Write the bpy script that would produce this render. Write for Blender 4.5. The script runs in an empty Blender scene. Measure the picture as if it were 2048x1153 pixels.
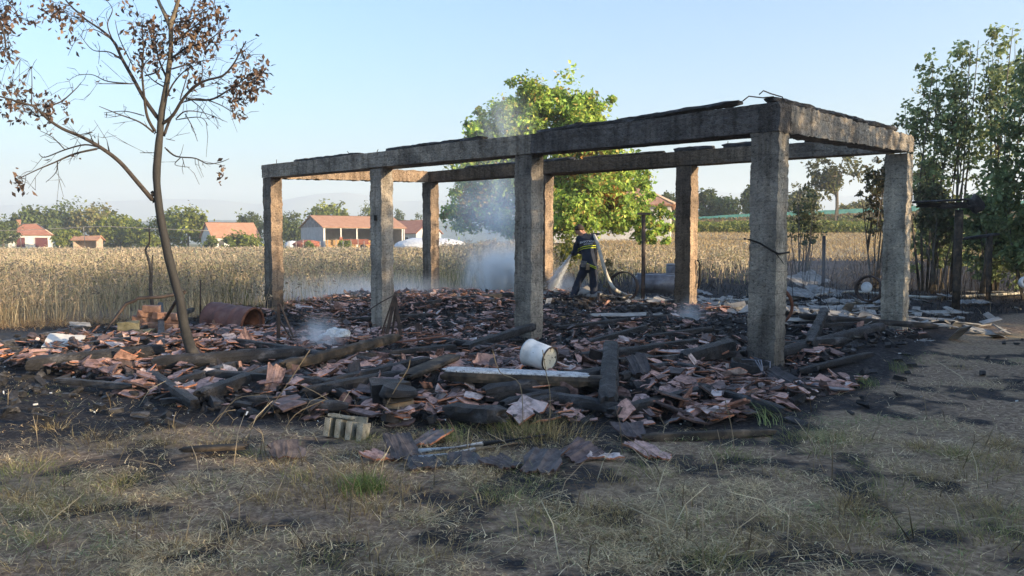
import bpy, bmesh, math, random
import numpy as np
from mathutils import Vector, Matrix, Quaternion
from mathutils.bvhtree import BVHTree

random.seed(7)
RS = np.random.RandomState(11)
S = bpy.context.scene
C = S.collection
R = math.radians

# ------------------------------------------------------------------ camera
EYE = 1.5
FOC = 1554.8                       # focal length in pixels of the 2048 px wide photograph
PITCH = math.atan(91.5 / FOC)
cam_d = bpy.data.cameras.new('camera'); cam = bpy.data.objects.new('camera', cam_d); C.objects.link(cam)
cam.location = (0, 0, EYE); cam.rotation_euler = (math.pi/2 - PITCH, 0, 0)
cam_d.sensor_width = 36; cam_d.lens = FOC/2048*36; cam_d.clip_start = .05; cam_d.clip_end = 6000
S.camera = cam

# ------------------------------------------------------------------ sky, sun, exposure
SUN_EL, SUN_AZ = R(11.5), R(117)     # azimuth clockwise from +Y (view direction): the sun is low on the right, a little behind
sun_dir = Vector((math.sin(SUN_AZ)*math.cos(SUN_EL), math.cos(SUN_AZ)*math.cos(SUN_EL), math.sin(SUN_EL)))
W = bpy.data.worlds.new('World'); S.world = W; W.use_nodes = True
nt = W.node_tree; bg = nt.nodes['Background']
sky = nt.nodes.new('ShaderNodeTexSky'); sky.sky_type = 'NISHITA'; sky.sun_disc = False
sky.sun_elevation = SUN_EL; sky.sun_rotation = SUN_AZ
sky.altitude = 300; sky.air_density = 1.3; sky.dust_density = 4.5; sky.ozone_density = 4.8
nt.links.new(sky.outputs[0], bg.inputs[0]); bg.inputs[1].default_value = .15
sd = bpy.data.lights.new('sun', 'SUN'); sun = bpy.data.objects.new('sun', sd); C.objects.link(sun)
sd.energy = 5.0; sd.angle = R(.5); sd.color = (1, .76, .48)
sun.rotation_euler = sun_dir.to_track_quat('Z', 'Y').to_euler()
S.view_settings.view_transform = 'Standard'; S.view_settings.look = 'None'
S.view_settings.gamma = 1; S.view_settings.use_curve_mapping = False
S.view_settings.exposure = 1.55
cy = S.cycles
cy.use_denoising = True
cy.max_bounces = 6; cy.diffuse_bounces = 3; cy.glossy_bounces = 2; cy.transmission_bounces = 4; cy.transparent_max_bounces = 12
cy.volume_bounces = 3; cy.volume_step_rate = .5; cy.volume_max_steps = 512
HAZE_DENSITY = .0006

# ------------------------------------------------------------------ helpers
_c, _s = math.cos(PITCH), math.sin(PITCH)
def ray(px, py):
    a = (px-1024)/FOC; b = (576.5-py)/FOC
    return Vector((a, _c + b*_s, -_s + b*_c))
def at(px, py, Y):
    "the point seen at a photograph pixel, Y metres ahead"
    d = ray(px, py); k = Y/d.y
    return Vector((d.x*k, Y, EYE + d.z*k))
def gp(px, py, z=0.):
    d = ray(px, py); k = (z-EYE)/d.z
    return Vector((d.x*k, d.y*k, z))

def sstep(a, b, x):
    t = np.clip((x-a)/(b-a), 0, 1); return t*t*(3-2*t)
_perm = RS.rand(256, 256).astype(np.float32)
def vnoise(x, y):
    x = np.asarray(x, float); y = np.asarray(y, float)
    xi = np.floor(x).astype(int); yi = np.floor(y).astype(int)
    fx = x-xi; fy = y-yi; fx = fx*fx*(3-2*fx); fy = fy*fy*(3-2*fy)
    g = lambda i, j: _perm[i & 255, j & 255]
    return (g(xi, yi)*(1-fx)+g(xi+1, yi)*fx)*(1-fy)+(g(xi, yi+1)*(1-fx)+g(xi+1, yi+1)*fx)*fy
def fbm(x, y, o=4):
    v = 0; a = .5; t = 0
    for k in range(o):
        v = v+a*vnoise(np.asarray(x)*2**k+17*k, np.asarray(y)*2**k+31*k); t += a; a *= .5
    return v/t

# pavilion footprint: corner column D nearest, long side going away to the left
PD = np.array([3.089, 9.089]); ANG = -.806
LV = np.array([math.sin(ANG), math.cos(ANG)]); SV = np.array([math.cos(ANG), -math.sin(ANG)])
LENG = 3.882+3.737+3.991+.341; WID = 4.567+.275
def local(x, y):
    dx = x-PD[0]; dy = y-PD[1]
    return dx*LV[0]+dy*LV[1], dx*SV[0]+dy*SV[1]
def plan(l, s): return PD+LV*l+SV*s
def boxdist(l, s, l0, l1, s0, s1):
    dx = np.maximum(np.maximum(l0-l, l-l1), 0); dy = np.maximum(np.maximum(s0-s, s-s1), 0)
    return np.hypot(dx, dy)

def gline(pts):
    "a pixel polyline on flat ground as x -> y"
    g = [gp(*p) for p in pts]
    xs = np.array([p.x for p in g]); ys = np.array([p.y for p in g]); o = np.argsort(xs)
    return xs[o], ys[o]
GRASS_F = gline([(-500, 668), (-200, 660), (0, 655), (200, 650), (380, 640), (520, 628), (600, 602), (760, 592), (880, 585), (1000, 577), (1100, 570), (1200, 548), (1350, 543), (1480, 535), (1560, 528)])
RUB_F = gline([(-100, 720), (60, 745), (200, 770), (330, 810), (480, 835), (700, 835), (850, 870), (1000, 905), (1150, 900), (1300, 868), (1450, 850), (1600, 815), (1750, 760), (1880, 690), (2000, 640)])
BURN_F = gline([(-400, 880), (0, 885), (200, 880), (400, 850), (700, 850), (1000, 905), (1300, 890), (1600, 850), (1760, 770), (1880, 690), (2000, 630), (2300, 600)])

def terrain(x, y):
    x = np.asarray(x, float); y = np.asarray(y, float)
    l, s = local(x, y)
    r = x/np.maximum(y, 1)
    prof = np.interp(y, [26, 45, 90, 97, 108, 125, 300, 900], [0, .72, 2.66, 3.2, 4.3, 4.3, 3.0, 3.0])
    h = prof*sstep(-.10, .15, r)+np.where(y > 95, 1, 0)*sstep(95, 108, y)*np.clip((r-.24)*3.9, 0, 1.6)*sstep(260, 125, y)
    d = boxdist(l, s, 0, LENG, 0, WID)
    m = np.exp(-(d/.75)**2)
    near = (y < 40)
    mound = m*(.05+.26*fbm(x*.8+3, y*.8, 3)*np.clip(s/2.2, .12, 1))
    mound += .20*np.exp(-(((x-1.5)/1.5)**2+((y-16.6)/1.0)**2))
    mound += .13*np.exp(-(((x+4.6)/2.4)**2+((y-10.6)/1.4)**2))
    mound += .15*np.exp(-(((x-.3)/2.2)**2+((y-8.0)/1.0)**2))
    mound -= .26*np.exp(-(((x+2.4)/1.3)**2+((y-14.2)/1.6)**2))
    mound -= .12*np.exp(-(((x+5.3)/1.2)**2+((y-17.2)/1.2)**2))+.12*np.exp(-(((x-6.3)/1.)**2+((y-12.4)/1.)**2))
    for (cx_, cy_) in ((3.25, 8.85), (.45, 11.5)): mound -= .13*np.exp(-(((x-cx_)/.7)**2+((y-cy_)/.7)**2))
    micro = .05*(fbm(x*1.3, y*1.3, 4)-.5)+.02*(fbm(x*6, y*6, 2)-.5)
    far_und = .5*(fbm(x*.03, y*.03, 2)-.5)*sstep(30, 80, y)
    return h+np.where(near, mound+micro, micro*.3)+far_und
def Hz(x, y): return float(terrain(x, y))
def gt(px, py, dz=0.):
    "pixel -> point on the terrain (dz above it)"
    d = ray(px, py); lo = 1.; k = 1.
    while k < 400:
        p = Vector((0, 0, EYE))+d*k
        if p.z < Hz(p.x, p.y)+dz: break
        k += .05
    return Vector((0, 0, EYE))+d*k

# ---- things
def tag(o, label=None, cat=None, group=None, kind=None):
    if label: o['label'] = label
    if cat: o['category'] = cat
    if group: o['group'] = group
    if kind or cat: o['kind'] = kind or 'thing'
    return o
def thing(name, label, cat, loc=(0, 0, 0), group=None):
    o = bpy.data.objects.new(name, None); C.objects.link(o); o.location = loc; o.empty_display_size = .1
    return tag(o, label, cat, group)

class Geo:
    def __init__(s): s.V = []; s.F = []; s.n = 0; s.col = []; s.mi = []; s.hascol = False; s.smooth = []
    def add(s, V, F, col=None, mi=0, smooth=False):
        V = np.asarray(V, np.float32).reshape(-1, 3); F = np.asarray(F, np.int32)
        s.V.append(V); s.F.append(F+s.n); s.n += len(V)
        if col is not None: s.hascol = True
        c = np.ones((len(V), 4), np.float32)*.5
        if col is not None: c[:, :3] = np.asarray(col, np.float32).reshape(-1, 3)
        s.col.append(c)
        s.mi.append(np.full(len(F), mi, np.int32) if np.isscalar(mi) else np.asarray(mi, np.int32))
        s.smooth.append(np.full(len(F), smooth))
        return s
    def mesh(s, name, mats, off=(0, 0, 0)):
        V = np.concatenate(s.V)-np.array(off, np.float32)
        me = bpy.data.meshes.new(name)
        ls = np.concatenate([np.full(len(f), f.shape[1], np.int32) for f in s.F])
        li = np.concatenate([f.ravel() for f in s.F])
        me.vertices.add(len(V)); me.vertices.foreach_set('co', V.ravel())
        me.loops.add(len(li)); me.loops.foreach_set('vertex_index', li)
        me.polygons.add(len(ls)); st = np.concatenate([[0], np.cumsum(ls)[:-1]]).astype(np.int32)
        me.polygons.foreach_set('loop_start', st)
        for m in (mats if isinstance(mats, (list, tuple)) else [mats]): me.materials.append(m)
        me.polygons.foreach_set('material_index', np.concatenate(s.mi))
        me.polygons.foreach_set('use_smooth', np.concatenate(s.smooth))
        if s.hascol:
            a = me.color_attributes.new('col', 'FLOAT_COLOR', 'POINT'); a.data.foreach_set('color', np.concatenate(s.col).ravel())
        me.update(calc_edges=True)
        return me
    def build(s, name, mats, parent=None):
        off = parent_loc(parent) if parent else (0, 0, 0)
        o = bpy.data.objects.new(name, s.mesh(name, mats, off)); C.objects.link(o)
        if parent: o.parent = parent
        return o
    def thing(s, name, mats, label, cat, group=None):
        "one-mesh thing with its origin at the middle of its base"
        V = np.concatenate(s.V); lo = V.min(0); hi = V.max(0)
        org = ((lo[0]+hi[0])/2, (lo[1]+hi[1])/2, lo[2])
        o = bpy.data.objects.new(name, s.mesh(name, mats, org)); o.location = org; C.objects.link(o)
        return tag(o, label, cat, group)
def parent_loc(p):
    v = Vector((0, 0, 0))
    while p: v = v+p.location; p = p.parent
    return tuple(v)

def frame_of(d):
    d = Vector(d).normalized()
    up = Vector((0, 0, 1)) if abs(d.z) < .95 else Vector((0, 1, 0))
    a = d.cross(up).normalized(); b = a.cross(d).normalized()
    return a, b
def tube(path, rad, n=7, caps=True):
    path = [Vector(p) for p in path]; N = len(path)
    rad = [rad]*N if np.isscalar(rad) else rad
    V = []; F = []
    prev = None
    for i, p in enumerate(path):
        d = (path[min(i+1, N-1)]-path[max(i-1, 0)])
        if d.length < 1e-9: d = Vector((0, 0, 1))
        d.normalize()
        if prev is None: a, b = frame_of(d)
        else:
            a = prev-d*prev.dot(d)
            if a.length < 1e-6: a, b = frame_of(d)
            a.normalize(); b = d.cross(a)
        prev = a
        for k in range(n):
            t = 2*math.pi*k/n; V.append(p+(a*math.cos(t)+b*math.sin(t))*rad[i])
    for i in range(N-1):
        for k in range(n):
            F.append((i*n+k, i*n+(k+1) % n, (i+1)*n+(k+1) % n, (i+1)*n+k))
    if caps:
        V.append(path[0]); V.append(path[-1]); c0 = len(V)-2; c1 = len(V)-1
        for k in range(n):
            F.append((c0, c0, (k+1) % n, k)); F.append((c1, c1, (N-1)*n+k, (N-1)*n+(k+1) % n))
    F = np.array(F)
    return np.array([tuple(v) for v in V]), F
def tubes(g, path, rad, n=7, col=None, mi=0, smooth=True):
    V, F = tube(path, rad, n)
    q = F[(F[:, 0] != F[:, 1])]; t = F[(F[:, 0] == F[:, 1])][:, 1:]
    c = None if col is None else np.tile(col, (len(V), 1))
    s0 = g.n
    g.add(V, q, c, mi, smooth)
    if len(t):
        g.F.append(t.astype(np.int32)+s0); g.mi.append(np.full(len(t), mi, np.int32)); g.smooth.append(np.full(len(t), False))
BOXF = np.array([(0, 3, 2, 1), (4, 5, 6, 7), (0, 1, 5, 4), (1, 2, 6, 5), (2, 3, 7, 6), (3, 0, 4, 7)])
def box(g, c, sx, sy, sz, rot=None, col=None, mi=0, jit=0.):
    "box centred at c, sides sx sy sz, rotated by a Matrix"
    P = np.array([(-1, -1, -1), (1, -1, -1), (1, 1, -1), (-1, 1, -1), (-1, -1, 1), (1, -1, 1), (1, 1, 1), (-1, 1, 1)])*np.array([sx, sy, sz])/2
    if jit: P = P+RS.uniform(-jit, jit, P.shape)
    if rot is not None: P = P@np.array(rot.to_3x3()).T
    g.add(P+np.array(c), BOXF, None if col is None else np.tile(col, (8, 1)), mi)
def rotm(z=0, x=0, y=0): return Matrix.Rotation(z, 3, 'Z')@Matrix.Rotation(y, 3, 'Y')@Matrix.Rotation(x, 3, 'X')

# ------------------------------------------------------------------ materials
def new_mat(name):
    m = bpy.data.materials.new(name); m.use_nodes = True
    t = m.node_tree; b = t.nodes['Principled BSDF']
    return m, t, b
def nd(t, k, **kw):
    n = t.nodes.new(k)
    for a, v in kw.items(): setattr(n, a, v)
    return n
def noise_node(t, vec, scale, detail=4, rough=.55, dist=0.):
    n = nd(t, 'ShaderNodeTexNoise'); n.inputs['Scale'].default_value = scale; n.inputs['Detail'].default_value = detail
    n.inputs['Roughness'].default_value = rough; n.inputs['Distortion'].default_value = dist
    t.links.new(vec, n.inputs['Vector']); return n.outputs['Fac']
def ramp(t, fac, stops):
    n = nd(t, 'ShaderNodeValToRGB'); e = n.color_ramp.elements
    while len(e) < len(stops): e.new(.5)
    for k, (p, c) in enumerate(stops):
        e[k].position = p; e[k].color = (*c, 1) if len(c) == 3 else c
    t.links.new(fac, n.inputs[0]); return n.outputs[0]
def mixc(t, fac, a, b, mode='MIX'):
    n = nd(t, 'ShaderNodeMix', data_type='RGBA', blend_type=mode)
    for v, i in ((fac, 0), (a, 6), (b, 7)):
        if isinstance(v, (int, float)): n.inputs[i].default_value = v
        elif isinstance(v, tuple): n.inputs[i].default_value = (*v, 1)
        else: t.links.new(v, n.inputs[i])
    return n.outputs[2]
def mth(t, op, a, b=0., clamp=False):
    n = nd(t, 'ShaderNodeMath', operation=op, use_clamp=clamp)
    for v, i in ((a, 0), (b, 1)):
        if isinstance(v, (int, float)): n.inputs[i].default_value = v
        else: t.links.new(v, n.inputs[i])
    return n.outputs[0]
def bump(t, b, h, strength=.5, dist=.01):
    n = nd(t, 'ShaderNodeBump'); n.inputs['Strength'].default_value = strength; n.inputs['Distance'].default_value = dist
    t.links.new(h, n.inputs['Height']); t.links.new(n.outputs[0], b.inputs['Normal'])
def coord(t, which='Object'): return nd(t, 'ShaderNodeTexCoord').outputs[which]
def noisy(name, stops, scale=8, detail=6, rough=.85, bs=None, bstr=.4, bdist=.01, spec=.3, metal=0., fine=None, which='Object'):
    m, t, b = new_mat(name); v = coord(t, which)
    f = noise_node(t, v, scale, detail, .6)
    c = ramp(t, f, stops)
    if fine:
        f2 = noise_node(t, v, fine[0], 3, .7); c = mixc(t, mth(t, 'GREATER_THAN', f2, fine[1]), c, fine[2])
    t.links.new(c, b.inputs['Base Color'])
    b.inputs['Roughness'].default_value = rough; b.inputs['Specular IOR Level'].default_value = spec; b.inputs['Metallic'].default_value = metal
    if bs: bump(t, b, noise_node(t, v, bs, 5, .65), bstr, bdist)
    return m
def attr(t, n='col'):
    a = nd(t, 'ShaderNodeAttribute'); a.attribute_name = n; return a
def leafy(name, trans=.35, rough=.6, spec=.25):
    m, t, b = new_mat(name); a = attr(t)
    b.inputs['Roughness'].default_value = rough; b.inputs['Specular IOR Level'].default_value = spec
    t.links.new(a.outputs['Color'], b.inputs['Base Color'])
    if trans:
        tr = nd(t, 'ShaderNodeBsdfTranslucent'); t.links.new(a.outputs['Color'], tr.inputs[0])
        mx = nd(t, 'ShaderNodeMixShader'); mx.inputs[0].default_value = trans
        t.links.new(b.outputs[0], mx.inputs[1]); t.links.new(tr.outputs[0], mx.inputs[2])
        t.links.new(mx.outputs[0], t.nodes['Material Output'].inputs[0])
    return m
M = {}
M['leaf'] = leafy('leaf', .4)
M['dry'] = leafy('dry_leaf', .25, .8, .1)
M['straw'] = leafy('straw', .25, .75, .2)
M['bark'] = noisy('bark', [(.3, (.06, .052, .042)), (.7, (.19, .165, .13))], 9, bs=30, bstr=.6)
M['charcoal'] = None
def mk_charcoal():
    m, t, b = new_mat('charcoal'); v = coord(t)
    vo = nd(t, 'ShaderNodeTexVoronoi', feature='DISTANCE_TO_EDGE'); vo.inputs['Scale'].default_value = 26
    n = noise_node(t, v, 5, 5)
    mp = nd(t, 'ShaderNodeVectorMath', operation='ADD')
    t.links.new(v, mp.inputs[0]); t.links.new(noise_node(t, v, 14, 2), mp.inputs[1]); t.links.new(mp.outputs[0], vo.inputs['Vector'])
    cr = ramp(t, vo.outputs['Distance'], [(0, (0, 0, 0)), (.16, (1, 1, 1))])
    col = ramp(t, n, [(.35, (.018, .018, .020)), (.56, (.045, .045, .050)), (.70, (.15, .15, .16)), (.82, (.30, .30, .31))])
    t.links.new(mixc(t, .6, col, cr, 'MULTIPLY'), b.inputs['Base Color'])
    b.inputs['Roughness'].default_value = .62; b.inputs['Specular IOR Level'].default_value = .45
    bump(t, b, cr, .8, .012)
    return m
M['charcoal'] = mk_charcoal()
M['scorched'] = noisy('scorched_wood', [(.36, (.016, .015, .014)), (.52, (.06, .048, .036)), (.72, (.17, .125, .085))], 6, bs=40, bstr=.5)
M['ashwood'] = noisy('ash_covered_wood', [(.3, (.10, .10, .10)), (.45, (.42, .43, .44)), (.8, (.68, .70, .70))], 14, bs=50, bstr=.4, fine=(60, .6, (.06, .06, .06)))
M['wood'] = noisy('pale_wood', [(.3, (.16, .105, .06)), (.7, (.36, .26, .16))], 10, bs=40, bstr=.3)
M['rust'] = noisy('rust', [(.3, (.05, .022, .014)), (.5, (.13, .05, .028)), (.75, (.21, .10, .065))], 7, bs=60, bstr=.3, rough=.8)
M['iron'] = noisy('burnt_iron', [(.3, (.02, .018, .018)), (.7, (.085, .06, .05))], 9, bs=60, bstr=.3, rough=.7)
M['drum'] = noisy('drum_rust', [(.3, (.065, .03, .026)), (.5, (.125, .062, .054)), (.72, (.20, .125, .11))], 4, bs=50, bstr=.2, rough=.6, fine=(9, .66, (.07, .035, .03)))
M['soot'] = noisy('soot', [(.3, (.008, .008, .008)), (.8, (.03, .028, .027))], 6, rough=.9)
M['brick'] = noisy('fired_brick', [(.3, (.16, .085, .06)), (.55, (.33, .185, .125)), (.8, (.46, .33, .25))], 12, bs=60, bstr=.5)
M['cement'] = noisy('mossy_cement', [(.3, (.09, .085, .05)), (.55, (.20, .18, .11)), (.75, (.30, .28, .21))], 9, bs=60, bstr=.6, fine=(30, .66, (.04, .04, .03)))
M['block'] = noisy('block_cement', [(.3, (.13, .12, .09)), (.5, (.30, .28, .22)), (.75, (.44, .42, .36))], 14, bs=70, bstr=.7, fine=(55, .62, (.06, .055, .045)))
M['greysheet'] = noisy('burnt_cement_sheet', [(.3, (.09, .088, .086)), (.5, (.22, .218, .21)), (.75, (.36, .36, .35))], 5, bs=40, bstr=.4, fine=(20, .68, (.05, .05, .05)))
M['paleboard'] = noisy('pale_board', [(.25, (.11, .10, .095)), (.5, (.30, .285, .26)), (.75, (.44, .42, .385))], 7, bs=40, bstr=.3)
M['ash'] = noisy('white_ash', [(.3, (.25, .26, .27)), (.5, (.6, .62, .63)), (.8, (.82, .84, .84))], 16, bs=30, bstr=.8, bdist=.02)
M['hose'] = noisy('canvas_hose', [(.3, (.36, .34, .29)), (.7, (.52, .50, .45))], 8, bs=120, bstr=.3)
M['whitewall'] = noisy('lime_wall', [(.3, (.50, .49, .46)), (.7, (.68, .66, .62))], 1.2)
M['greywall'] = noisy('grey_wall', [(.3, (.36, .37, .38)), (.7, (.47, .48, .49))], 1.5)
M['darkgap'] = noisy('dark_opening', [(.3, (.02, .02, .022)), (.7, (.05, .05, .05))], 2)
M['steel'] = noisy('grey_steel', [(.3, (.10, .10, .12)), (.7, (.24, .25, .28))], 6, rough=.5, metal=.3, bs=30, bstr=.2)

def mk_roof(name, a, b_, w=.35):
    m, t, b = new_mat(name); v = coord(t)
    br = nd(t, 'ShaderNodeTexWave', wave_type='BANDS', bands_direction='X'); br.inputs['Scale'].default_value = 1/w; br.inputs['Distortion'].default_value = .3
    t.links.new(v, br.inputs['Vector'])
    n = noise_node(t, v, 1.1, 6, .7)
    c = ramp(t, n, [(.3, a), (.7, b_)])
    t.links.new(c, b.inputs['Base Color']); b.inputs['Roughness'].default_value = .85
    bump(t, b, br.outputs['Fac'], .5, .05)
    return m
M['roof_red'] = mk_roof('red_roof_tile', (.28, .11, .07), (.38, .18, .12))
M['roof_orange'] = mk_roof('orange_roof_tile', (.36, .175, .10), (.47, .265, .17))

def mk_concrete():
    m, t, b = new_mat('coarse_concrete'); v = coord(t)
    a = attr(t)                                    # column/beam tone stored on the mesh: cement and soot, end faces lighter
    n1 = noise_node(t, v, 2.2, 6, .65); n2 = noise_node(t, v, 26, 4, .7); n3 = noise_node(t, v, 75, 3, .6)
    tone = ramp(t, n1, [(.3, (.55, .55, .55)), (.5, (1, 1, 1)), (.72, (1.45, 1.4, 1.32))])
    c = mixc(t, 1., a.outputs['Color'], tone, 'MULTIPLY')
    ag = ramp(t, n2, [(.34, (.26, .26, .26)), (.43, (.88, .88, .88)), (.60, (1.1, 1.08, 1.05)), (.72, (1.5, 1.46, 1.4))])
    c = mixc(t, .8, c, ag, 'MULTIPLY')
    mpz = nd(t, 'ShaderNodeMapping'); mpz.inputs['Scale'].default_value = (9, 9, .7); t.links.new(v, mpz.inputs[0])
    stk = ramp(t, noise_node(t, mpz.outputs[0], 1, 5, .6), [(.36, (.5, .48, .46)), (.52, (1, 1, 1)), (.7, (1.18, 1.17, 1.15))])
    c = mixc(t, .75, c, stk, 'MULTIPLY')
    sz = nd(t, 'ShaderNodeSeparateXYZ'); t.links.new(v, sz.inputs[0])
    zz_ = mth(t, 'ADD', mth(t, 'MULTIPLY', sz.outputs[2], 1/.27), mth(t, 'MULTIPLY', n1, .35))
    seam = mth(t, 'ABSOLUTE', mth(t, 'SUBTRACT', mth(t, 'FRACT', zz_), .5))
    c = mixc(t, .55, c, ramp(t, seam, [(0, (.45, .45, .45)), (.035, (1, 1, 1))]), 'MULTIPLY')
    t.links.new(c, b.inputs['Base Color']); b.inputs['Roughness'].default_value = .95; b.inputs['Specular IOR Level'].default_value = .15
    hh = mth(t, 'ADD', n2, mth(t, 'MULTIPLY', n3, .4))
    bump(t, b, hh, 1., .05)
    return m
M['concrete'] = mk_concrete()

def mk_tile(name, stops):
    m, t, b = new_mat(name); v = coord(t)
    oi = nd(t, 'ShaderNodeObjectInfo'); a = attr(t, 'col')
    r = mth(t, 'FRACT', mth(t, 'ADD', oi.outputs['Random'], a.outputs['Fac']))
    base = ramp(t, r, stops)
    n = noise_node(t, v, 14, 7, .72)
    soot = ramp(t, n, [(.40, (.24, .22, .22)), (.55, (.9, .9, .9)), (.8, (1.4, 1.4, 1.4))])
    t.links.new(mixc(t, .8, base, soot, 'MULTIPLY'), b.inputs['Base Color'])
    b.inputs['Roughness'].default_value = .6; b.inputs['Specular IOR Level'].default_value = .35
    bump(t, b, noise_node(t, v, 60, 3), .3, .006)
    return m
M['tile_face'] = mk_tile('tile_face', [(0, (.05, .045, .047)), (.2, (.13, .095, .09)), (.42, (.30, .185, .16)), (.65, (.45, .275, .23)), (.85, (.50, .34, .30)), (1, (.56, .50, .48))])
M['tile_dark'] = mk_tile('tile_dark', [(0, (.05, .047, .05)), (.4, (.10, .085, .083)), (.75, (.19, .145, .13)), (1, (.27, .20, .175))])
M['tile_edge'] = mk_tile('tile_edge', [(0, (.07, .05, .046)), (.5, (.15, .09, .075)), (.62, (.26, .13, .09)), (.74, (.48, .20, .105)), (1, (.40, .18, .11))])

def mk_ground():
    m, t, b = new_mat('ground'); v = coord(t); a = attr(t)   # col: r burnt, g straw cover, b green
    sep = nd(t, 'ShaderNodeSeparateColor'); t.links.new(a.outputs['Color'], sep.inputs[0])
    n1 = noise_node(t, v, 3.5, 8, .68); n2 = noise_node(t, v, 22, 6, .7); n3 = noise_node(t, v, 90, 3, .7)
    soil = ramp(t, n2, [(.3, (.075, .054, .04)), (.47, (.20, .145, .105)), (.68, (.44, .34, .24))])
    burnt = ramp(t, n2, [(.3, (.012, .012, .014)), (.52, (.030, .029, .032)), (.66, (.075, .072, .072)), (.8, (.26, .255, .25))])
    straw = ramp(t, n3, [(.3, (.13, .10, .06)), (.5, (.32, .25, .155)), (.7, (.50, .42, .28))])
    green = ramp(t, n2, [(.3, (.05, .06, .02)), (.6, (.13, .15, .05)), (.8, (.26, .23, .10))])
    fb = mth(t, 'ADD', mth(t, 'ADD', sep.outputs[0], mth(t, 'MULTIPLY', mth(t, 'SUBTRACT', n1, .5), 1.1)), mth(t, 'MULTIPLY', mth(t, 'SUBTRACT', n2, .5), 1.3), True)
    fs = mth(t, 'ADD', sep.outputs[1], mth(t, 'MULTIPLY', mth(t, 'SUBTRACT', n2, .5), 1.4), True)
    fs = mth(t, 'MULTIPLY', fs, sep.outputs[1])
    c = mixc(t, fs, soil, straw); c = mixc(t, sep.outputs[2], c, green); c = mixc(t, ramp(t, fb, [(.35, (0, 0, 0)), (.65, (1, 1, 1))]), c, burnt)
    t.links.new(c, b.inputs['Base Color']); b.inputs['Roughness'].default_value = .95; b.inputs['Specular IOR Level'].default_value = .15
    bump(t, b, mth(t, 'ADD', n2, mth(t, 'MULTIPLY', n3, .5)), .8, .03)
    return m
M['ground'] = mk_ground()

# ------------------------------------------------------------------ GROUND
def burn_mask(x, y):
    yf = np.interp(x, *BURN_F); gf = np.interp(x, *GRASS_F)
    gf = np.where(x > 13, 27, gf); gf = np.where(x > GRASS_F[0][-1], 27+.0*x, gf)
    w = .25+.3*fbm(x*.9, y*.9, 3)
    b = sstep(-.5, .5, y-yf+w-.4)*sstep(.8, -.3, y-gf)
    b = b*np.where(x > 9, sstep(15.0, 10.0, x-.15*y+2), 1)
    r_ = x/np.maximum(y, 1); b = np.maximum(b, sstep(.30, .36, r_)*sstep(47, 41, y+4*(fbm(x*.4, y*.4, 2)-.5))*sstep(-.5, .5, y-yf-3*(x > 9)))
    fore = sstep(.46, .60, .42*fbm(x*.9+9, y*1.4+4, 3)+.58*fbm(x*3.4+2, y*4.2+7, 4))*.66
    return np.clip(np.maximum(b, fore*(y < 12)), 0, 1)
def straw_mask(x, y):
    return np.clip(sstep(.38, .62, fbm(x*.7+40, y*.9+11, 4)), 0, 1)*(1-.85*burn_mask(x, y))
def axis(parts):
    out = []
    for a, b, st in parts: out.append(np.arange(a, b, st))
    return np.concatenate(out+[[parts[-1][1]]])
gx = axis([(-2700, -300, 150), (-300, -60, 12), (-60, -14, 1.5), (-14, -7, .25), (-7, 7, .075), (7, 15, .2), (15, 60, 1.5), (60, 300, 12), (300, 2700, 150)])
gy = axis([(-250, -20, 20), (-20, 2, 1.5), (2, 12, .075), (12, 21, .13), (21, 45, .5), (45, 130, 1.7), (130, 400, 15), (400, 2740, 130)])
X, Y = np.meshgrid(gx, gy, indexing='ij'); Z = terrain(X, Y)
nx, ny = X.shape; I = np.arange(nx*ny).reshape(nx, ny)
F = np.stack([I[:-1, :-1], I[1:, :-1], I[1:, 1:], I[:-1, 1:]], -1).reshape(-1, 4)
bm_ = burn_mask(X, Y); sm = straw_mask(X, Y); rr = X/np.maximum(Y, 1)
sm = np.where(Y > 26, .75, sm); bm_ = np.where(Y > 48, 0, bm_)
gr = sstep(88, 93, Y)*sstep(.05, .12, rr)*(.35+.5*fbm(X*.2, Y*.4, 3)); gr = np.where(Y > 130, .7, gr)
sm = np.where((Y > 40) & (Y < 90) & (rr > .05), 1., sm)
g = Geo(); sm = np.where(Y < 12, sm*.55, sm)
g.add(np.stack([X, Y, Z], -1).reshape(-1, 3), F, np.stack([bm_, sm, gr], -1).reshape(-1, 3), 0, True)
tag(g.build('ground', M['ground']), 'dry field ground, burnt black around the ruin', kind='structure')

# ------------------------------------------------------------------ mountains, far forest
def ridge(name, Yd, pts, mat, depth, label, seedk):
    xs = np.linspace(-1700, 1700, 240)*(Yd/1500)
    px = 1024+FOC*xs/Yd
    py = np.interp(px, [p[0] for p in pts], [p[1] for p in pts])
    top = np.array([at(a, b, Yd).z for a, b in zip(px, py)])+Yd*.0022*(fbm(xs*12/Yd+seedk, xs*0+seedk, 4)-.5)*2
    rows = []
    for k, (dy, hf) in enumerate([(-depth, 0), (-depth*.6, .35), (-depth*.25, .8), (0, 1.), (depth*.5, .6), (depth, 0)]):
        rug = 1+.12*(fbm(xs*30/Yd+k*3, xs*0+k, 3)-.5)*(hf < 1)
        rows.append(np.stack([xs, np.full_like(xs, Yd+dy), np.maximum(top, 1)*hf*rug], -1))
    P = np.array(rows); n0, n1 = P.shape[:2]; I = np.arange(n0*n1).reshape(n0, n1)
    F = np.stack([I[:-1, :-1], I[:-1, 1:], I[1:, 1:], I[1:, :-1]], -1).reshape(-1, 4)
    g = Geo(); g.add(P.reshape(-1, 3), F, None, 0, True)
    tag(g.build(name, mat), label, kind='structure')
M['mount'] = noisy('hazed_wooded_mountain', [(.3, (.13, .16, .15)), (.7, (.20, .22, .19))], .01)  # paled beyond woodland so part of the haze sits in the colour
M['forest'] = noisy('far_forest', [(.3, (.02, .04, .015)), (.7, (.06, .09, .035))], .05, bs=.2, bstr=1, bdist=3)
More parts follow.
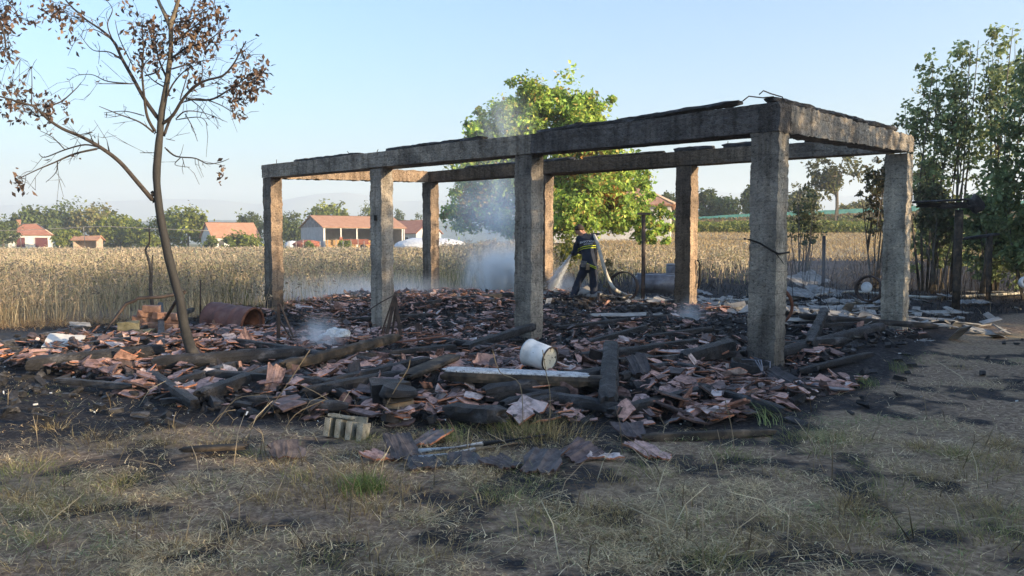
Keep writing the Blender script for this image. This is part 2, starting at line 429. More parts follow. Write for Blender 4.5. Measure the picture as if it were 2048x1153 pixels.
ridge('mountains', 2400, [(-900, 425), (-300, 415), (0, 412), (180, 404), (330, 396), (430, 399), (520, 411), (580, 400), (640, 388), (690, 385), (740, 391), (800, 403), (860, 399), (960, 408), (1150, 420), (1300, 401), (1340, 391), (1420, 384), (1480, 388), (1560, 398), (1700, 392), (1900, 380), (2100, 374), (2900, 400)], M['mount'], 300, 'pale blue mountains on the horizon', 3)
ridge('hills', 1300, [(-900, 446), (0, 438), (300, 442), (430, 441), (500, 442), (620, 445), (800, 440), (900, 443), (1300, 428), (1420, 418), (1500, 424), (1620, 430), (2100, 425), (2900, 430)], M['forest'], 160, 'low wooded hills fading into haze', 9)

# ------------------------------------------------------------------ FOLIAGE helpers
def leaf_quads(P, size, nrm_bias=None, aspect=1.7, droop=0., rs=RS):
    "quads (two-triangle leaves) at points P"
    n = len(P); size = np.broadcast_to(size, (n,))
    N = rs.normal(size=(n, 3))
    if nrm_bias is not None: N = N+nrm_bias
    N /= np.linalg.norm(N, axis=1, keepdims=True)
    T = rs.normal(size=(n, 3)); T[:, 2] -= droop
    T -= N*(T*N).sum(1, keepdims=True); T /= np.linalg.norm(T, axis=1, keepdims=True)+1e-9
    B = np.cross(N, T)
    L = (size*aspect/2)[:, None]; Wd = (size/2)[:, None]
    bend = N*(size*.18)[:, None]
    V = np.stack([P-T*L, P+B*Wd+bend, P+T*L, P-B*Wd+bend], 1).reshape(-1, 3)
    F = np.arange(n*4).reshape(n, 4)
    return V, F
def pick_cols(n, palette, rs=RS, var=.18):
    pal = np.array([p[:3] for p in palette]); w = np.array([p[3] for p in palette], float); w /= w.sum()
    c = pal[rs.choice(len(pal), n, p=w)]
    return c*(1+var*rs.normal(size=(n, 1))).clip(.5, 1.6)
def rep4(c): return np.repeat(c, 4, axis=0)

PAL_GREEN = [(.085, .115, .022, 3), (.06, .09, .02, 3), (.12, .135, .03, 2), (.16, .13, .03, .5)]
PAL_WALNUT = [(.35, .47, .09, 4), (.26, .40, .08, 4), (.44, .48, .11, 2), (.48, .34, .11, .9), (.15, .25, .06, 1.8)]
PAL_DARK = [(.15, .205, .095, 4), (.20, .26, .11, 3), (.25, .30, .14, 1)]
PAL_FAR = [(.05, .075, .018, 3), (.08, .10, .022, 3), (.11, .12, .03, 1.5)]

def tree(name, label, x, y, blobs, leaf, nclump, per, palette, trunk_r, cat='tree', group=None, zbase=None, limbs=9, shell=.55, csd=None, bark=None, up=0.25, nb=.5, lv=.7, stems=None, trunk_top=None, rs=None, patch=None):
    """blobs: (dx, dy, z, rx, ry, rz, weight) crown volumes relative to the trunk base"""
    rs = rs or np.random.RandomState(int(abs(x*37+y*101)) % 99991)
    zb = Hz(x, y) if zbase is None else zbase
    root = thing(name, label, cat, (x, y, zb), group)
    Wt = np.array([b[6] for b in blobs], float); Wt /= Wt.sum()
    ci = rs.choice(len(blobs), nclump, p=Wt); B = np.array([b[:6] for b in blobs])[ci]
    d = rs.normal(size=(nclump, 3)); d /= np.linalg.norm(d, axis=1, keepdims=True)
    rad = shell+(1-shell)*rs.rand(nclump)**.6
    rad *= 1+.13*rs.normal(size=nclump)+.16*np.abs(rs.normal(size=nclump))*(rs.rand(nclump) < .3)
    cen = B[:, :3]+d*rad[:, None]*B[:, 3:6]
    meanr = B[:, 3:6].mean(1)
    cs = (csd or .16)*meanr*(.6+.8*rs.rand(nclump))
    k = np.repeat(np.arange(nclump), per)
    P = cen[k]+rs.normal(size=(nclump*per, 3))*cs[k][:, None]*np.array([1, 1, .75])
    keep = P[:, 2] > .05; P = P[keep]; k = k[keep]
    P = P+np.array([x, y, zb])
    cc = pick_cols(len(P), palette, rs)*(1+.22*rs.normal(size=nclump)).clip(.55, 1.5)[k][:, None]
    if patch is not None:
        for (bx, by, bz, br, col, pr) in patch:
            m = (np.linalg.norm(P-np.array([bx, by, bz]), axis=1) < br) & (rs.rand(len(P)) < pr)
            cc[m] = np.array(col)*1.3*(1+.2*rs.normal(size=(m.sum(), 1)))
    V, F = leaf_quads(P, leaf*(1-lv/2+lv*rs.rand(len(P))), d[k]*nb+np.array([0, 0, up]), rs=rs)
    g = Geo(); g.add(V, F, rep4(cc.clip(.004, .9)))
    g.build('crown', M['leaf'], root)
    gt_ = Geo(); o = Vector((x, y, zb))
    ht = trunk_top or min(b[2] for b in blobs)+.25*max(b[5] for b in blobs)
    if stems:
        for (sx, sy, tx, ty, tz, r) in stems:
            mid = Vector(((sx+tx)/2+.1*rs.normal(), (sy+ty)/2+.1*rs.normal(), tz*.5))
            tubes(gt_, [o+Vector((sx, sy, -.1)), o+mid*.6+Vector((sx, sy, 0))*.4, o+mid, o+Vector((tx, ty, tz))], [r, r*.8, r*.6, r*.2], 6)
    else:
        lean = .06*ht
        tubes(gt_, [o+Vector((0, 0, -.15)), o+Vector((lean*.3, 0, ht*.35)), o+Vector((lean*.2, lean*.3, ht*.7)), o+Vector((lean, 0, ht))], [trunk_r*1.25, trunk_r, trunk_r*.85, trunk_r*.7], 8)
    for q in range(limbs):
        e = cen[rs.randint(nclump)]; a = Vector((0, 0, ht*rs.uniform(.5, 1)))
        if stems:
            st = stems[rs.randint(len(stems))]; f = rs.uniform(.35, .85)
            a = Vector((st[0]+(st[2]-st[0])*f, st[1]+(st[3]-st[1])*f, st[4]*f))
        e = Vector(e); mid = a.lerp(e, .5)+Vector((0, 0, .08*(e-a).length))
        tubes(gt_, [o+a, o+mid, o+e], [trunk_r*.45, trunk_r*.28, trunk_r*.1], 5)
    gt_.build('trunk', bark or M['bark'], root)
    return root

# ------------------------------------------------------------------ THE RUINED PAVILION
pav = thing('ruined_pavilion', 'burnt-out open concrete pavilion of eight rough columns and a ring beam, roof gone', 'building', (*plan(LENG/2, WID/2), 0))
A_, B_ = .341, .275                                      # column size along the long / the short side
def rough_prism(g, P0, ax, ay, az, sx, sy, z0, z1, tone, rough=.012, step=.035, caps=True):
    """box with lumpy faces: origin P0 (corner), axes ax, ay horizontal, az up or along; each face its own grid"""
    P0 = np.array(P0, float); ax = np.array(ax, float); ay = np.array(ay, float); az = np.array(az, float)
    def face(o, u, v, lu, lv, nrm):
        nu = max(2, int(lu/step)); nv = max(2, int(lv/step))
        a, b = np.meshgrid(np.linspace(0, lu, nu+1), np.linspace(0, lv, nv+1), indexing='ij')
        P = o+a[..., None]*u+b[..., None]*v
        return P, nrm
    L = z1-z0; o = P0+az*z0
    fs = [face(o, ax, az, sx, L, -ay), face(o+ay*sy, ax, az, sx, L, ay), face(o, ay, az, sy, L, -ax), face(o+ax*sx, ay, az, sy, L, ax)]
    if caps: fs += [face(o, ax, ay, sx, sy, -az), face(o+az*L, ax, ay, sx, sy, az)]
    ctr = o+ax*sx/2+ay*sy/2+az*L/2
    for k, (P, nrm) in enumerate(fs):
        q = P.reshape(-1, 3)
        # displacement is a function of place so that the faces stay joined along their shared edges
        s1 = np.stack([fbm(q[:, 0]*7+q[:, 2]*5.3, q[:, 1]*7-q[:, 2]*4.1+3, 3)-.5, fbm(q[:, 1]*7+q[:, 2]*6+9, q[:, 0]*6+q[:, 2]*3+5, 3)-.5, fbm(q[:, 0]*6+q[:, 1]*7, q[:, 2]*7, 2)-.5], -1)
        s2 = np.stack([vnoise(q[:, 0]*31+q[:, 2]*29, q[:, 1]*33+q[:, 2]*23)-.5, vnoise(q[:, 1]*31-q[:, 2]*27, q[:, 0]*29+q[:, 2]*31)-.5, vnoise(q[:, 0]*29+q[:, 1]*31, q[:, 2]*37)-.5], -1)
        q = q+s1*rough*3+s2*rough*1.6
        q = q + (ctr-q)*0
        n0, n1 = P.shape[:2]; I = np.arange(n0*n1).reshape(n0, n1)
        F = np.stack([I[:-1, :-1], I[1:, :-1], I[1:, 1:], I[:-1, 1:]], -1).reshape(-1, 4)
        a = P[1, 0]-P[0, 0]; b = P[0, 1]-P[0, 0]
        if np.dot(np.cross(a, b), nrm) < 0: F = F[:, ::-1]
        g.add(q, F, tone(q, nrm), 0, True)
L3 = np.array([LV[0], LV[1], 0]); S3 = np.array([SV[0], SV[1], 0]); Z3 = np.array([0, 0, 1.])
tops = {(3, 0): 3.12, (2, 0): 3.12, (1, 0): 3.15, (0, 0): 3.20, (0, 1): 3.36, (1, 1): 3.31, (2, 1): 3.26, (3, 1): 3.19}
tl = {3: 0, 2: 3.882, 1: 3.882+3.737, 0: 3.882+3.737+3.991}
BH = .29
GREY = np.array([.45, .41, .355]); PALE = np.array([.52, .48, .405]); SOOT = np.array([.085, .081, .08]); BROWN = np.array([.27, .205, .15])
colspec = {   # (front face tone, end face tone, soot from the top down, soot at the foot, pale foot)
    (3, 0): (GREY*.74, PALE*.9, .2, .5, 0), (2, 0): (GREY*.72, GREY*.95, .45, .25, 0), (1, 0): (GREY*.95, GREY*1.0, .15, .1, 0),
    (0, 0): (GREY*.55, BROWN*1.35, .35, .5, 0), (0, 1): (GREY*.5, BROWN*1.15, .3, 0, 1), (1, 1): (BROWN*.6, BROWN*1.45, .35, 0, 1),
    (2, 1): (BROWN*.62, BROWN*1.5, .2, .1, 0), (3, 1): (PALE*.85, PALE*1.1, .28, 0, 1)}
label_col = {}
for (i, j), zt in tops.items():
    f_t, e_t, s_top, s_foot, pale = colspec[(i, j)]
    o = plan(tl[i], 0 if j == 0 else 4.567)
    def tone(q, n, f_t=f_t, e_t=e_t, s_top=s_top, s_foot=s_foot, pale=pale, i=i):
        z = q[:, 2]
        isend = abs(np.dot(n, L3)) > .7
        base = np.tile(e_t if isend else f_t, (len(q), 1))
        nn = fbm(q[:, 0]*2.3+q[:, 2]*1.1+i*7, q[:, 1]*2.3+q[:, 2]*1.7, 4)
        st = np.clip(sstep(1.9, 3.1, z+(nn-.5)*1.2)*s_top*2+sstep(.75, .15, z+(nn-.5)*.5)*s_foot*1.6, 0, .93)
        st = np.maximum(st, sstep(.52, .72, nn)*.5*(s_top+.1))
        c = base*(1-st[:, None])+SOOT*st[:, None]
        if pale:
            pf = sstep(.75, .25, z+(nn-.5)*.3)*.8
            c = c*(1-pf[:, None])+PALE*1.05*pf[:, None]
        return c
    g = Geo()
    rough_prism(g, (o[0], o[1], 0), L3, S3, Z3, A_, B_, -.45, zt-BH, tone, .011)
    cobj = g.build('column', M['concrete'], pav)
    if (i, j) == (1, 0):
        hb = Geo(); h0 = np.array([o[0], o[1], 1.95])+L3*.16-S3*.004
        box(hb, h0, .05, .05, .10, Matrix.Rotation(math.atan2(LV[1], LV[0]), 3, 'Z'))
        hb.build('socket_hole', M['soot'], cobj)
def beam(p0, p1, z0, z1, width, h0, h1, tone, inward):
    "beam running between two plan points; the outer face lies on the line, the width goes inward"
    p0 = np.array(p0); p1 = np.array(p1); d = p1-p0; Ln = np.hypot(*d); d = d/Ln
    n = np.array(inward)
    g = Geo()
    ax = np.array([d[0], d[1], 0]); ay = np.array([n[0], n[1], 0])
    g2 = Geo(); rough_prism(g2, (0, 0, 0), (1, 0, 0), (0, 1, 0), (0, 0, 1), Ln, width, 0, 1., lambda q, nr: np.ones((len(q), 3)), 0, .04)
    for V, Fq in zip(g2.V, g2.F): pass
    V = np.concatenate(g2.V); u = V[:, :1]/Ln
    zb = z0+(z1-z0)*u; hh = h0+(h1-h0)*u
    q = p0_3(p0)+V[:, :1]*ax+V[:, 1:2]*ay+(zb-hh*(1-V[:, 2:3]))*Z3
    nn1 = np.stack([fbm(q[:, 0]*5+q[:, 2]*5, q[:, 1]*5+3-q[:, 2]*3, 3)-.5, fbm(q[:, 1]*5+q[:, 2]*4+9, q[:, 0]*5+q[:, 2]*3, 3)-.5, fbm(q[:, 0]*5+q[:, 1]*5, q[:, 2]*5, 3)-.5], -1)
    nn2 = np.stack([vnoise(q[:, 0]*31+q[:, 2]*29, q[:, 1]*33+q[:, 2]*23)-.5, vnoise(q[:, 1]*31-q[:, 2]*27, q[:, 0]*29+q[:, 2]*31)-.5, vnoise(q[:, 0]*29+q[:, 1]*31, q[:, 2]*37)-.5], -1)
    q = q+nn1*.04+nn2*.024
    Fall = np.concatenate(g2.F)
    g.add(q, Fall, tone(q, u[:, 0], V[:, 1]/width), 0, True)
    return g.build('beam', M['concrete'], pav)
def p0_3(p): return np.array([p[0], p[1], 0.])
def btone(a, b, inner=None, kmax=.9):
    def f(q, u, w):
        nn = fbm(q[:, 0]*1.3+q[:, 2]*2, q[:, 1]*1.3+q[:, 2], 4)
        c = a*(1-u[:, None])+b*u[:, None]
        st = sstep(.48, .72, nn)[:, None]*.6
        c = c*(1-st)+SOOT*st
        if inner is not None:
            m = (w > .9)[:, None]; c = np.where(m, inner*(.7+.6*nn[:, None]), c)
        return c
    return f
BW = .275
f0 = plan(-.012, -.012); f1 = plan(LENG+.012, -.012)
def fpt(l): return plan(l, -.012)
# front ring beam in three bays so that the sag of each bay shows
def run(line_s, ls, zs, hs, tones, inward):
    for k in range(len(ls)-1):
        beam(plan(ls[k], line_s), plan(ls[k+1], line_s), zs[k], zs[k+1], BW+.02, hs[k], hs[k+1], tones[k], inward)
run(-.012, [-.012, 3.882, 3.882+3.737, LENG+.012], [3.12, 3.12, 3.15, 3.205], [.335, .29, .285, .285],
    [btone(SOOT*1.5, SOOT*1.9), btone(GREY*.62, GREY*.8), btone(GREY*.8, GREY*.72)], SV)
run(4.567-.008, [-.012, 3.882, 3.882+3.737, LENG+.012], [3.19, 3.26, 3.31, 3.36], [.255, .27, .28, .29],
    [btone(GREY*.75, BROWN*.55), btone(BROWN*.5, BROWN*.48), btone(BROWN*.48, BROWN*.45)], SV)
beam(plan(-.016, BW+.012), plan(-.016, 4.567-.012), 3.12, 3.188, BW, .33, .265, btone(GREY*.75, GREY*.85), LV)
beam(plan(LENG+.014, BW+.012), plan(LENG+.014, 4.567-.012), 3.205, 3.36, BW, .285, .285, btone(BROWN*.8, BROWN*.95, BROWN*1.15), -LV)
# rebar stubs sticking out of the ring beam (bent hooks at the near corner)
def rebar(pts, r=.007): g = Geo(); tubes(g, pts, r, 5); return g.build('rebar', M['iron'], pav)
def topat(l, s, dz=0.):
    zz = np.interp(l, [0, 3.88, 7.62, 11.95], [3.12, 3.12, 3.15, 3.205]) if s < 1 else np.interp(l, [0, 3.88, 7.62, 11.95], [3.19, 3.26, 3.31, 3.36])
    p = plan(l, s); return Vector((p[0], p[1], zz+dz))
for l, h, dx in [(11.55, .13, 0), (9.8, .09, .01), (8.75, .12, -.06), (7.9, .1, .03), (5.9, .08, .0), (5.2, .07, .02)]:
    p = topat(l, .12, -.02); rebar([p, p+Vector((dx*.3, 0, h*.6)), p+Vector((dx, 0, h))])
p = topat(10.9, 4.7, -.02); rebar([p, p+Vector((0, 0, .12))])
p = topat(3.2, 4.7, -.02); rebar([p, p+Vector((.01, 0, .16))])
c0 = topat(.1, .1, 0)
rebar([c0+Vector((.02, 0, .0)), c0+Vector((-.02, 0, .085)), c0+Vector((-.14, .02, .075)), c0+Vector((-.30, .03, .095)), c0+Vector((-.37, .03, .04))], .008)
rebar([c0+Vector((.16, .05, -.01)), c0+Vector((.10, .05, .09)), c0+Vector((-.03, .06, .13)), c0+Vector((-.12, .06, .165)), c0+Vector((-.17, .06, .12))], .008)

# ------------------------------------------------------------------ charred timbers
def timber(p0, p1, w, h, roll=0., rough=.15, taper=1., n=None, seed=None, sharp=4.6, bend=0.):
    "split or burnt beam from p0 to p1: superellipse section with lumps, ragged ends"
    rs = np.random.RandomState(seed if seed is not None else RS.randint(1e6))
    p0 = Vector(p0); p1 = Vector(p1); d = p1-p0; Ln = d.length; d.normalize()
    a, b = frame_of(d); q = Quaternion(d, roll); a = q@a; b = q@b
    n = n or max(8, int(Ln/.06)); m = 12
    t = np.linspace(0, 1, n+1); th = np.linspace(0, 2*math.pi, m, endpoint=False)+.26
    cs, sn = np.cos(th), np.sin(th)
    k = (np.abs(cs)**sharp+np.abs(sn)**sharp)**(-1/sharp)
    o1, o2 = rs.rand(2)*100
    V = []
    for ti in t:
        sc = 1+(taper-1)*ti
        lump = 1+rough*2*(fbm(th*1.2+o1, th*0+ti*Ln*4+o2, 3)-.5)+rough*1.3*(vnoise(th*3+o2, th*0+ti*Ln*14)-.5)
        if ti in (0, 1): lump = lump*.72
        pos = np.array(p0+d*(Ln*ti))+np.array((0, 0, -1))*bend*math.sin(math.pi*ti)
        if ti in (0, 1): pos = pos+np.array(d)*(.03*(1 if ti else -1))
        off = (w/2*k*cs*lump*sc)[:, None]*np.array(a)+(h/2*k*sn*lump*sc)[:, None]*np.array(b)
        if ti in (0, 1): off = off+np.outer(rs.uniform(-.03, .03, m), np.array(d))
        V.append(pos+off)
    V = np.array(V).reshape(-1, 3)
    I = np.arange((n+1)*m).reshape(n+1, m); J = np.roll(I, -1, 1)
    F = np.stack([I[:-1], J[:-1], J[1:], I[1:]], -1).reshape(-1, 4)
    V = np.concatenate([V, [np.array(p0)], [np.array(p1)]]); c0, c1 = len(V)-2, len(V)-1
    T = [(c0, I[0, (k+1) % m], I[0, k]) for k in range(m)]+[(c1, I[n, k], I[n, (k+1) % m]) for k in range(m)]
    return V, F, np.array(T)
def add_timber(g, *a, mi=0, **k):
    V, F, T = timber(*a, **k); s0 = g.n
    g.add(V, F, None, mi, False); g.F.append(T.astype(np.int32)+s0); g.mi.append(np.full(len(T), mi, np.int32)); g.smooth.append(np.full(len(T), False))
TIMBERS = []
def lay(p0, p1, w, h, label, mat='charcoal', z0=None, z1=None, name='charred_beam', cat='beam', group='charred roof timbers', **k):
    "timber lying between two pixels of the photograph, resting on the rubble (or z0/z1 above it)"
    a = gt(*p0); b = gt(*p1)
    up_ = .06 if group else 0
    if group and name == 'charred_beam': w *= .84; h *= .84
    a = Vector((a.x, a.y, Hz(a.x, a.y)+h*.42+up_+(z0 or 0))); b = Vector((b.x, b.y, Hz(b.x, b.y)+h*.42+up_+(z1 or 0)))
    g = Geo(); add_timber(g, a, b, w, h, **k)
    o = g.thing(name, M[mat], label, cat, group); TIMBERS.append((a, b, max(w, h)))
    return o
lay((-60, 722), (168, 672), .12, .12, 'long charred pole running off the left edge over bare black ground', name='charred_log', cat='log')
lay((62, 755), (322, 722), .20, .17, 'thick black log lying left of the scorched trunk, lowest of the two beside it', name='charred_log', cat='log', sharp=2.2)
lay((312, 752), (602, 728), .19, .17, 'thick black log passing behind the foot of the scorched tree', name='charred_log', cat='log', sharp=2.2)
lay((180, 703), (316, 688), .20, .09, 'flat charred slab lying behind the thick log left of the tree')
lay((232, 692), (386, 640), .10, .10, 'charred rafter leaning up over the brick heap behind the tree', z1=.10)
lay((402, 815), (598, 742), .16, .14, 'black beam slanting up from the left front edge of the rubble')
lay((570, 765), (792, 714), .15, .13, 'squared grey-brown half burnt timber pointing at the second column', mat='scorched', z0=.06, z1=.14)
lay((612, 808), (800, 772), .15, .13, 'charred beam lying in the rubble left of the sooty stump')
lay((655, 790), (852, 752), .12, .12, 'thin charred rafter just behind the beam beside the sooty stump', z1=.05)
lay((838, 798), (1125, 762), .12, .11, 'long thin charred rafter lying under the ash-topped plank', z0=-.05, z1=-.06)
lay((880, 785), (1010, 762), .14, .12, 'short black beam end under the left half of the ash-topped plank', z0=-.04, z1=-.02)
lay((972, 818), (1215, 775), .20, .19, 'heavy squared black beam in front of the ash-topped plank', sharp=4)
lay((1010, 838), (1155, 802), .14, .13, 'smaller charred beam lying along the front of the heavy squared one')
lay((1222, 738), (1214, 838), .17, .17, 'stubby black post leaning towards the camera at the end of the ash-topped plank', z0=.12, name='charred_post', cat='post')
lay((1242, 752), (1490, 724), .10, .10, 'thin straight charred rafter running towards the nearest column', z0=.05)
lay((1242, 775), (1335, 750), .11, .11, 'short charred rafter right of the stubby black post')
lay((1368, 742), (1462, 722), .17, .17, 'thick log end with cracked alligator char beside the nearest column', name='charred_log', cat='log', z1=.05)
lay((1556, 728), (1762, 672), .16, .15, 'long charred log running from the nearest column to the far right corner column', name='charred_log', cat='log', sharp=2.3)
lay((1560, 708), (1690, 698), .13, .12, 'charred rafter lying behind the long log right of the nearest column')
lay((1648, 650), (1618, 706), .13, .12, 'knobbly charred stick standing up against the long log on the right', z0=.10, rough=.3, name='charred_stick', cat='stick')
lay((1600, 652), (1870, 674), .13, .11, 'long black rafter lying across the foot of the far right corner column', z0=.05, z1=.06)
lay((934, 712), (1066, 690), .18, .14, 'broad charred slab leaning at the foot of the third front column', mat='charcoal', z1=.16)
lay((870, 662), (990, 652), .10, .10, 'charred rafter lying in the middle of the tile rubble')
lay((818, 622), (882, 614), .09, .09, 'short charred stick beside the far left corner column', name='charred_stick', cat='stick')
lay((425, 672), (560, 700), .14, .10, 'charred slab lying in front of the rusty drum')
lay((560, 742), (690, 812), .09, .09, 'charred lath crossing the black slanting beam on the left')
lay((900, 852), (1000, 862), .22, .16, 'black lump of burnt timber at the front edge beside the hay tuft', rough=.25)
lay((1050, 838), (1115, 826), .12, .12, 'short black chunk under the charred beam right of the hay tuft')
lay((1110, 640), (1178, 632), .07, .05, 'pale unburnt wood splinter catching sunlight beside the third column', mat='wood', name='wood_splinter', cat='splinter', group=None)
lay((1292, 884), (1540, 872), .07, .06, 'half burnt pale pole lying on grass in front of the nearest column', mat='scorched', name='scorched_pole', cat='pole', group=None)
lay((376, 918), (484, 910), .09, .04, 'weathered board lying in the dry foreground grass', mat='scorched', name='weathered_board', cat='board', group=None, z0=.04, z1=.04)
lay((322, 650), (324, 712), .09, .08, 'upright charred spike standing in front of the brick heap', name='charred_stake', cat='stake', z0=.28)
lay((1700, 640), (1840, 652), .12, .1, 'black beam end lying behind the far right corner column')
lay((1590, 668), (1720, 660), .10, .09, 'charred rafter under the pale boards on the right')
lay((306, 770), (388, 830), .10, .09, 'short charred stick at the left tip of the rubble', name='charred_stick', cat='stick')
lay((1300, 690), (1420, 672), .12, .1, 'charred rafter half buried inside the pavilion')
lay((1180, 700), (1290, 668), .10, .1, 'charred lath inside the pavilion right of the bucket')
lay((1120, 668), (1250, 652), .12, .08, 'charred slab in the middle of the pavilion floor')

for q in [
 ((470, 700), (740, 742), .12, .11, 'charred rafter slanting down to the right in front of the triangular iron frame'),
 ((640, 742), (905, 712), .13, .12, 'charred beam behind the leaning scorched plank'),
 ((690, 765), (960, 728), .11, .10, 'long thin charred rafter between the squared grey-brown timber and the scorched plank'),
 ((420, 770), (700, 792), .13, .12, 'charred beam lying across the left rubble, crossing two others'),
 ((505, 822), (690, 838), .11, .10, 'charred lath along the left front edge of the rubble'),
 ((350, 790), (470, 748), .12, .11, 'charred stick pointing up from the left tip of the rubble towards the tree'),
 ((940, 790), (1240, 842), .12, .11, 'charred rafter slanting down to the right under the heavy squared beam'),
 ((1225, 850), (1420, 800), .12, .10, 'charred rafter along the front rubble right of the stubby post'),
 ((1390, 790), (1560, 842), .10, .09, 'thin charred lath in front of the nearest column'),
 ((1240, 720), (1392, 760), .11, .10, 'charred rafter crossing the straight one left of the nearest column'),
 ((1600, 760), (1740, 726), .10, .09, 'thin charred stick on the bare ground right of the nearest column'),
 ((850, 690), (1010, 712), .12, .10, 'charred rafter left of the bucket'),
 ((1150, 735), (1400, 700), .13, .12, 'long charred beam lying inside the pavilion right of the bucket'),
 ((1250, 650), (1460, 640), .12, .10, 'charred rafter on the black floor left of the nearest column'),
 ((700, 650), (860, 640), .10, .09, 'charred rafter lying behind the triangular iron frame'),
 ((590, 660), (690, 672), .09, .08, 'charred stick behind the white ash lump'),
 ((905, 610), (1020, 600), .14, .12, 'charred log on the dark heap left of the third front column'),
 ((1260, 625), (1350, 612), .10, .09, 'charred stick beside the hose'),
 ((120, 780), (260, 792), .10, .08, 'charred stick on the bare black ground below the thick logs')]:
    lay(*q)

# the half burnt plank that carries the bucket, on a stump and a post
def gpt(px, py, dz): p = gt(px, py); return Vector((p.x, p.y, Hz(p.x, p.y)+dz))
pl = thing('ash_topped_plank', 'half burnt plank with white ash on top, raised over beams, carrying the bucket', 'plank', tuple(gp(1050, 790, .1)))
Yp = 7.15
qa, qb, qc = at(893, 750, Yp), at(1172, 762, Yp-.1), at(1222, 763, Yp-.1)
g = Geo(); add_timber(g, qa, qb, .24, .095, sharp=7, rough=.04, seed=5); g.build('burnt_side', M['scorched'], pl)
g = Geo(); add_timber(g, qa+Vector((.02, .02, .047)), qb+Vector((-.02, .02, .047)), .225, .03, sharp=6, rough=.06, seed=6); g.build('ash_layer', M['ashwood'], pl)
g = Geo(); add_timber(g, qb+Vector((0, .01, 0)), qc, .20, .09, sharp=5, rough=.1, seed=7); g.build('burnt_end', M['scorched'], pl)
lay((815, 792), (908, 748), .20, .05, 'brown scorched plank leaning up from the sooty stump to the ash-topped plank', mat='scorched', z0=.16, z1=.16, name='scorched_plank', cat='plank', group=None, sharp=6, rough=.05)
st = gt(800, 836)
tg = thing('tree_stump', 'short pale wooden stump with a sooty rim under the leaning scorched plank', 'stump', (st.x, st.y, Hz(st.x, st.y)-.05))
g = Geo(); z0 = Hz(st.x, st.y); tubes(g, [Vector((st.x, st.y, z0-.06)), Vector((st.x, st.y, z0+.05)), Vector((st.x, st.y, z0+.15))], [.13, .125, .12], 14); g.build('pale_foot', M['wood'], tg)
g = Geo(); tubes(g, [Vector((st.x, st.y, z0+.151)), Vector((st.x-.01, st.y, z0+.2)), Vector((st.x, st.y, z0+.26))], [.15, .17, .14], 14); g.build('sooty_rim', M['charcoal'], tg)
g = Geo(); p = gt(778, 822); box(g, (p.x, p.y, Hz(p.x, p.y)+.12), .30, .25, .26, rotm(.3, .1), jit=.03); g.thing('charred_block', M['charcoal'], 'square block of charcoal touching the left side of the stump', 'block')

# wall plates still lying on the ring beam
def plate(l0, l1, s, w, h, label, dz0=.0, dz1=.0, mat='charcoal', rough=.3):
    a = topat(l0, s, h*.5+dz0); b = topat(l1, s, h*.5+dz1)
    g = Geo(); add_timber(g, a, b, w, h, sharp=4, rough=rough)
    return g.thing('wall_plate', M[mat], label, 'beam', 'burnt wall plates on the ring beam')
plate(8.45, 10.2, .14, .14, .06, 'charred plate on the front ring beam above the leftmost bay')
plate(10.25, 10.75, .14, .12, .06, 'short charred plate stub nearest the left front corner of the ring beam')
plate(6.9, 7.55, .14, .14, .075, 'charred plate piece on the ring beam just right of the second front column')
plate(6.1, 6.85, .14, .14, .08, 'charred plate piece in the middle of the second front bay')
plate(5.05, 6.05, .14, .15, .085, 'thick charred plate ending left of the third front column')
plate(2.55, 3.85, .16, .16, .075, 'ragged charred plate on the ring beam just right of the third front column')
plate(.62, 2.6, .16, .16, .07, 'long charred plate rising towards the near corner of the ring beam', dz0=.05)
plate(3.0, 3.6, .10, .06, .05, 'thin charred splinter lying on the front ring beam', dz0=.05)
plate(8.3, 10.4, 4.7, .13, .07, 'thin charred plate on the back ring beam beside the far left corner')
plate(6.9, 8.2, 4.7, .13, .08, 'charred plate on the back ring beam seen left of the third front column')
plate(4.6, 6.6, 4.7, .12, .06, 'ash-dusted plate on the back ring beam in front of the leafy walnut', mat='scorched')
plate(2.1, 3.25, 4.7, .14, .10, 'charred plate on the back ring beam left of the nearest column')
plate(.3, 1.7, 4.7, .14, .09, 'charred plate on the back ring beam right of the nearest column')
plate(3.5, 4.3, 4.7, .14, .09, 'broken charred plate over the back column right of the firefighter')
a = plan(.13, .05); b = plan(.13, 4.3)
g = Geo(); add_timber(g, Vector((a[0], a[1], 3.12+.05)), Vector((b[0], b[1], 3.185+.07)), .15, .065, sharp=4, rough=.28, bend=.0)
g.thing('wall_plate', M['charcoal'], 'long charred plate on the short right-hand ring beam', 'beam', 'burnt wall plates on the ring beam')

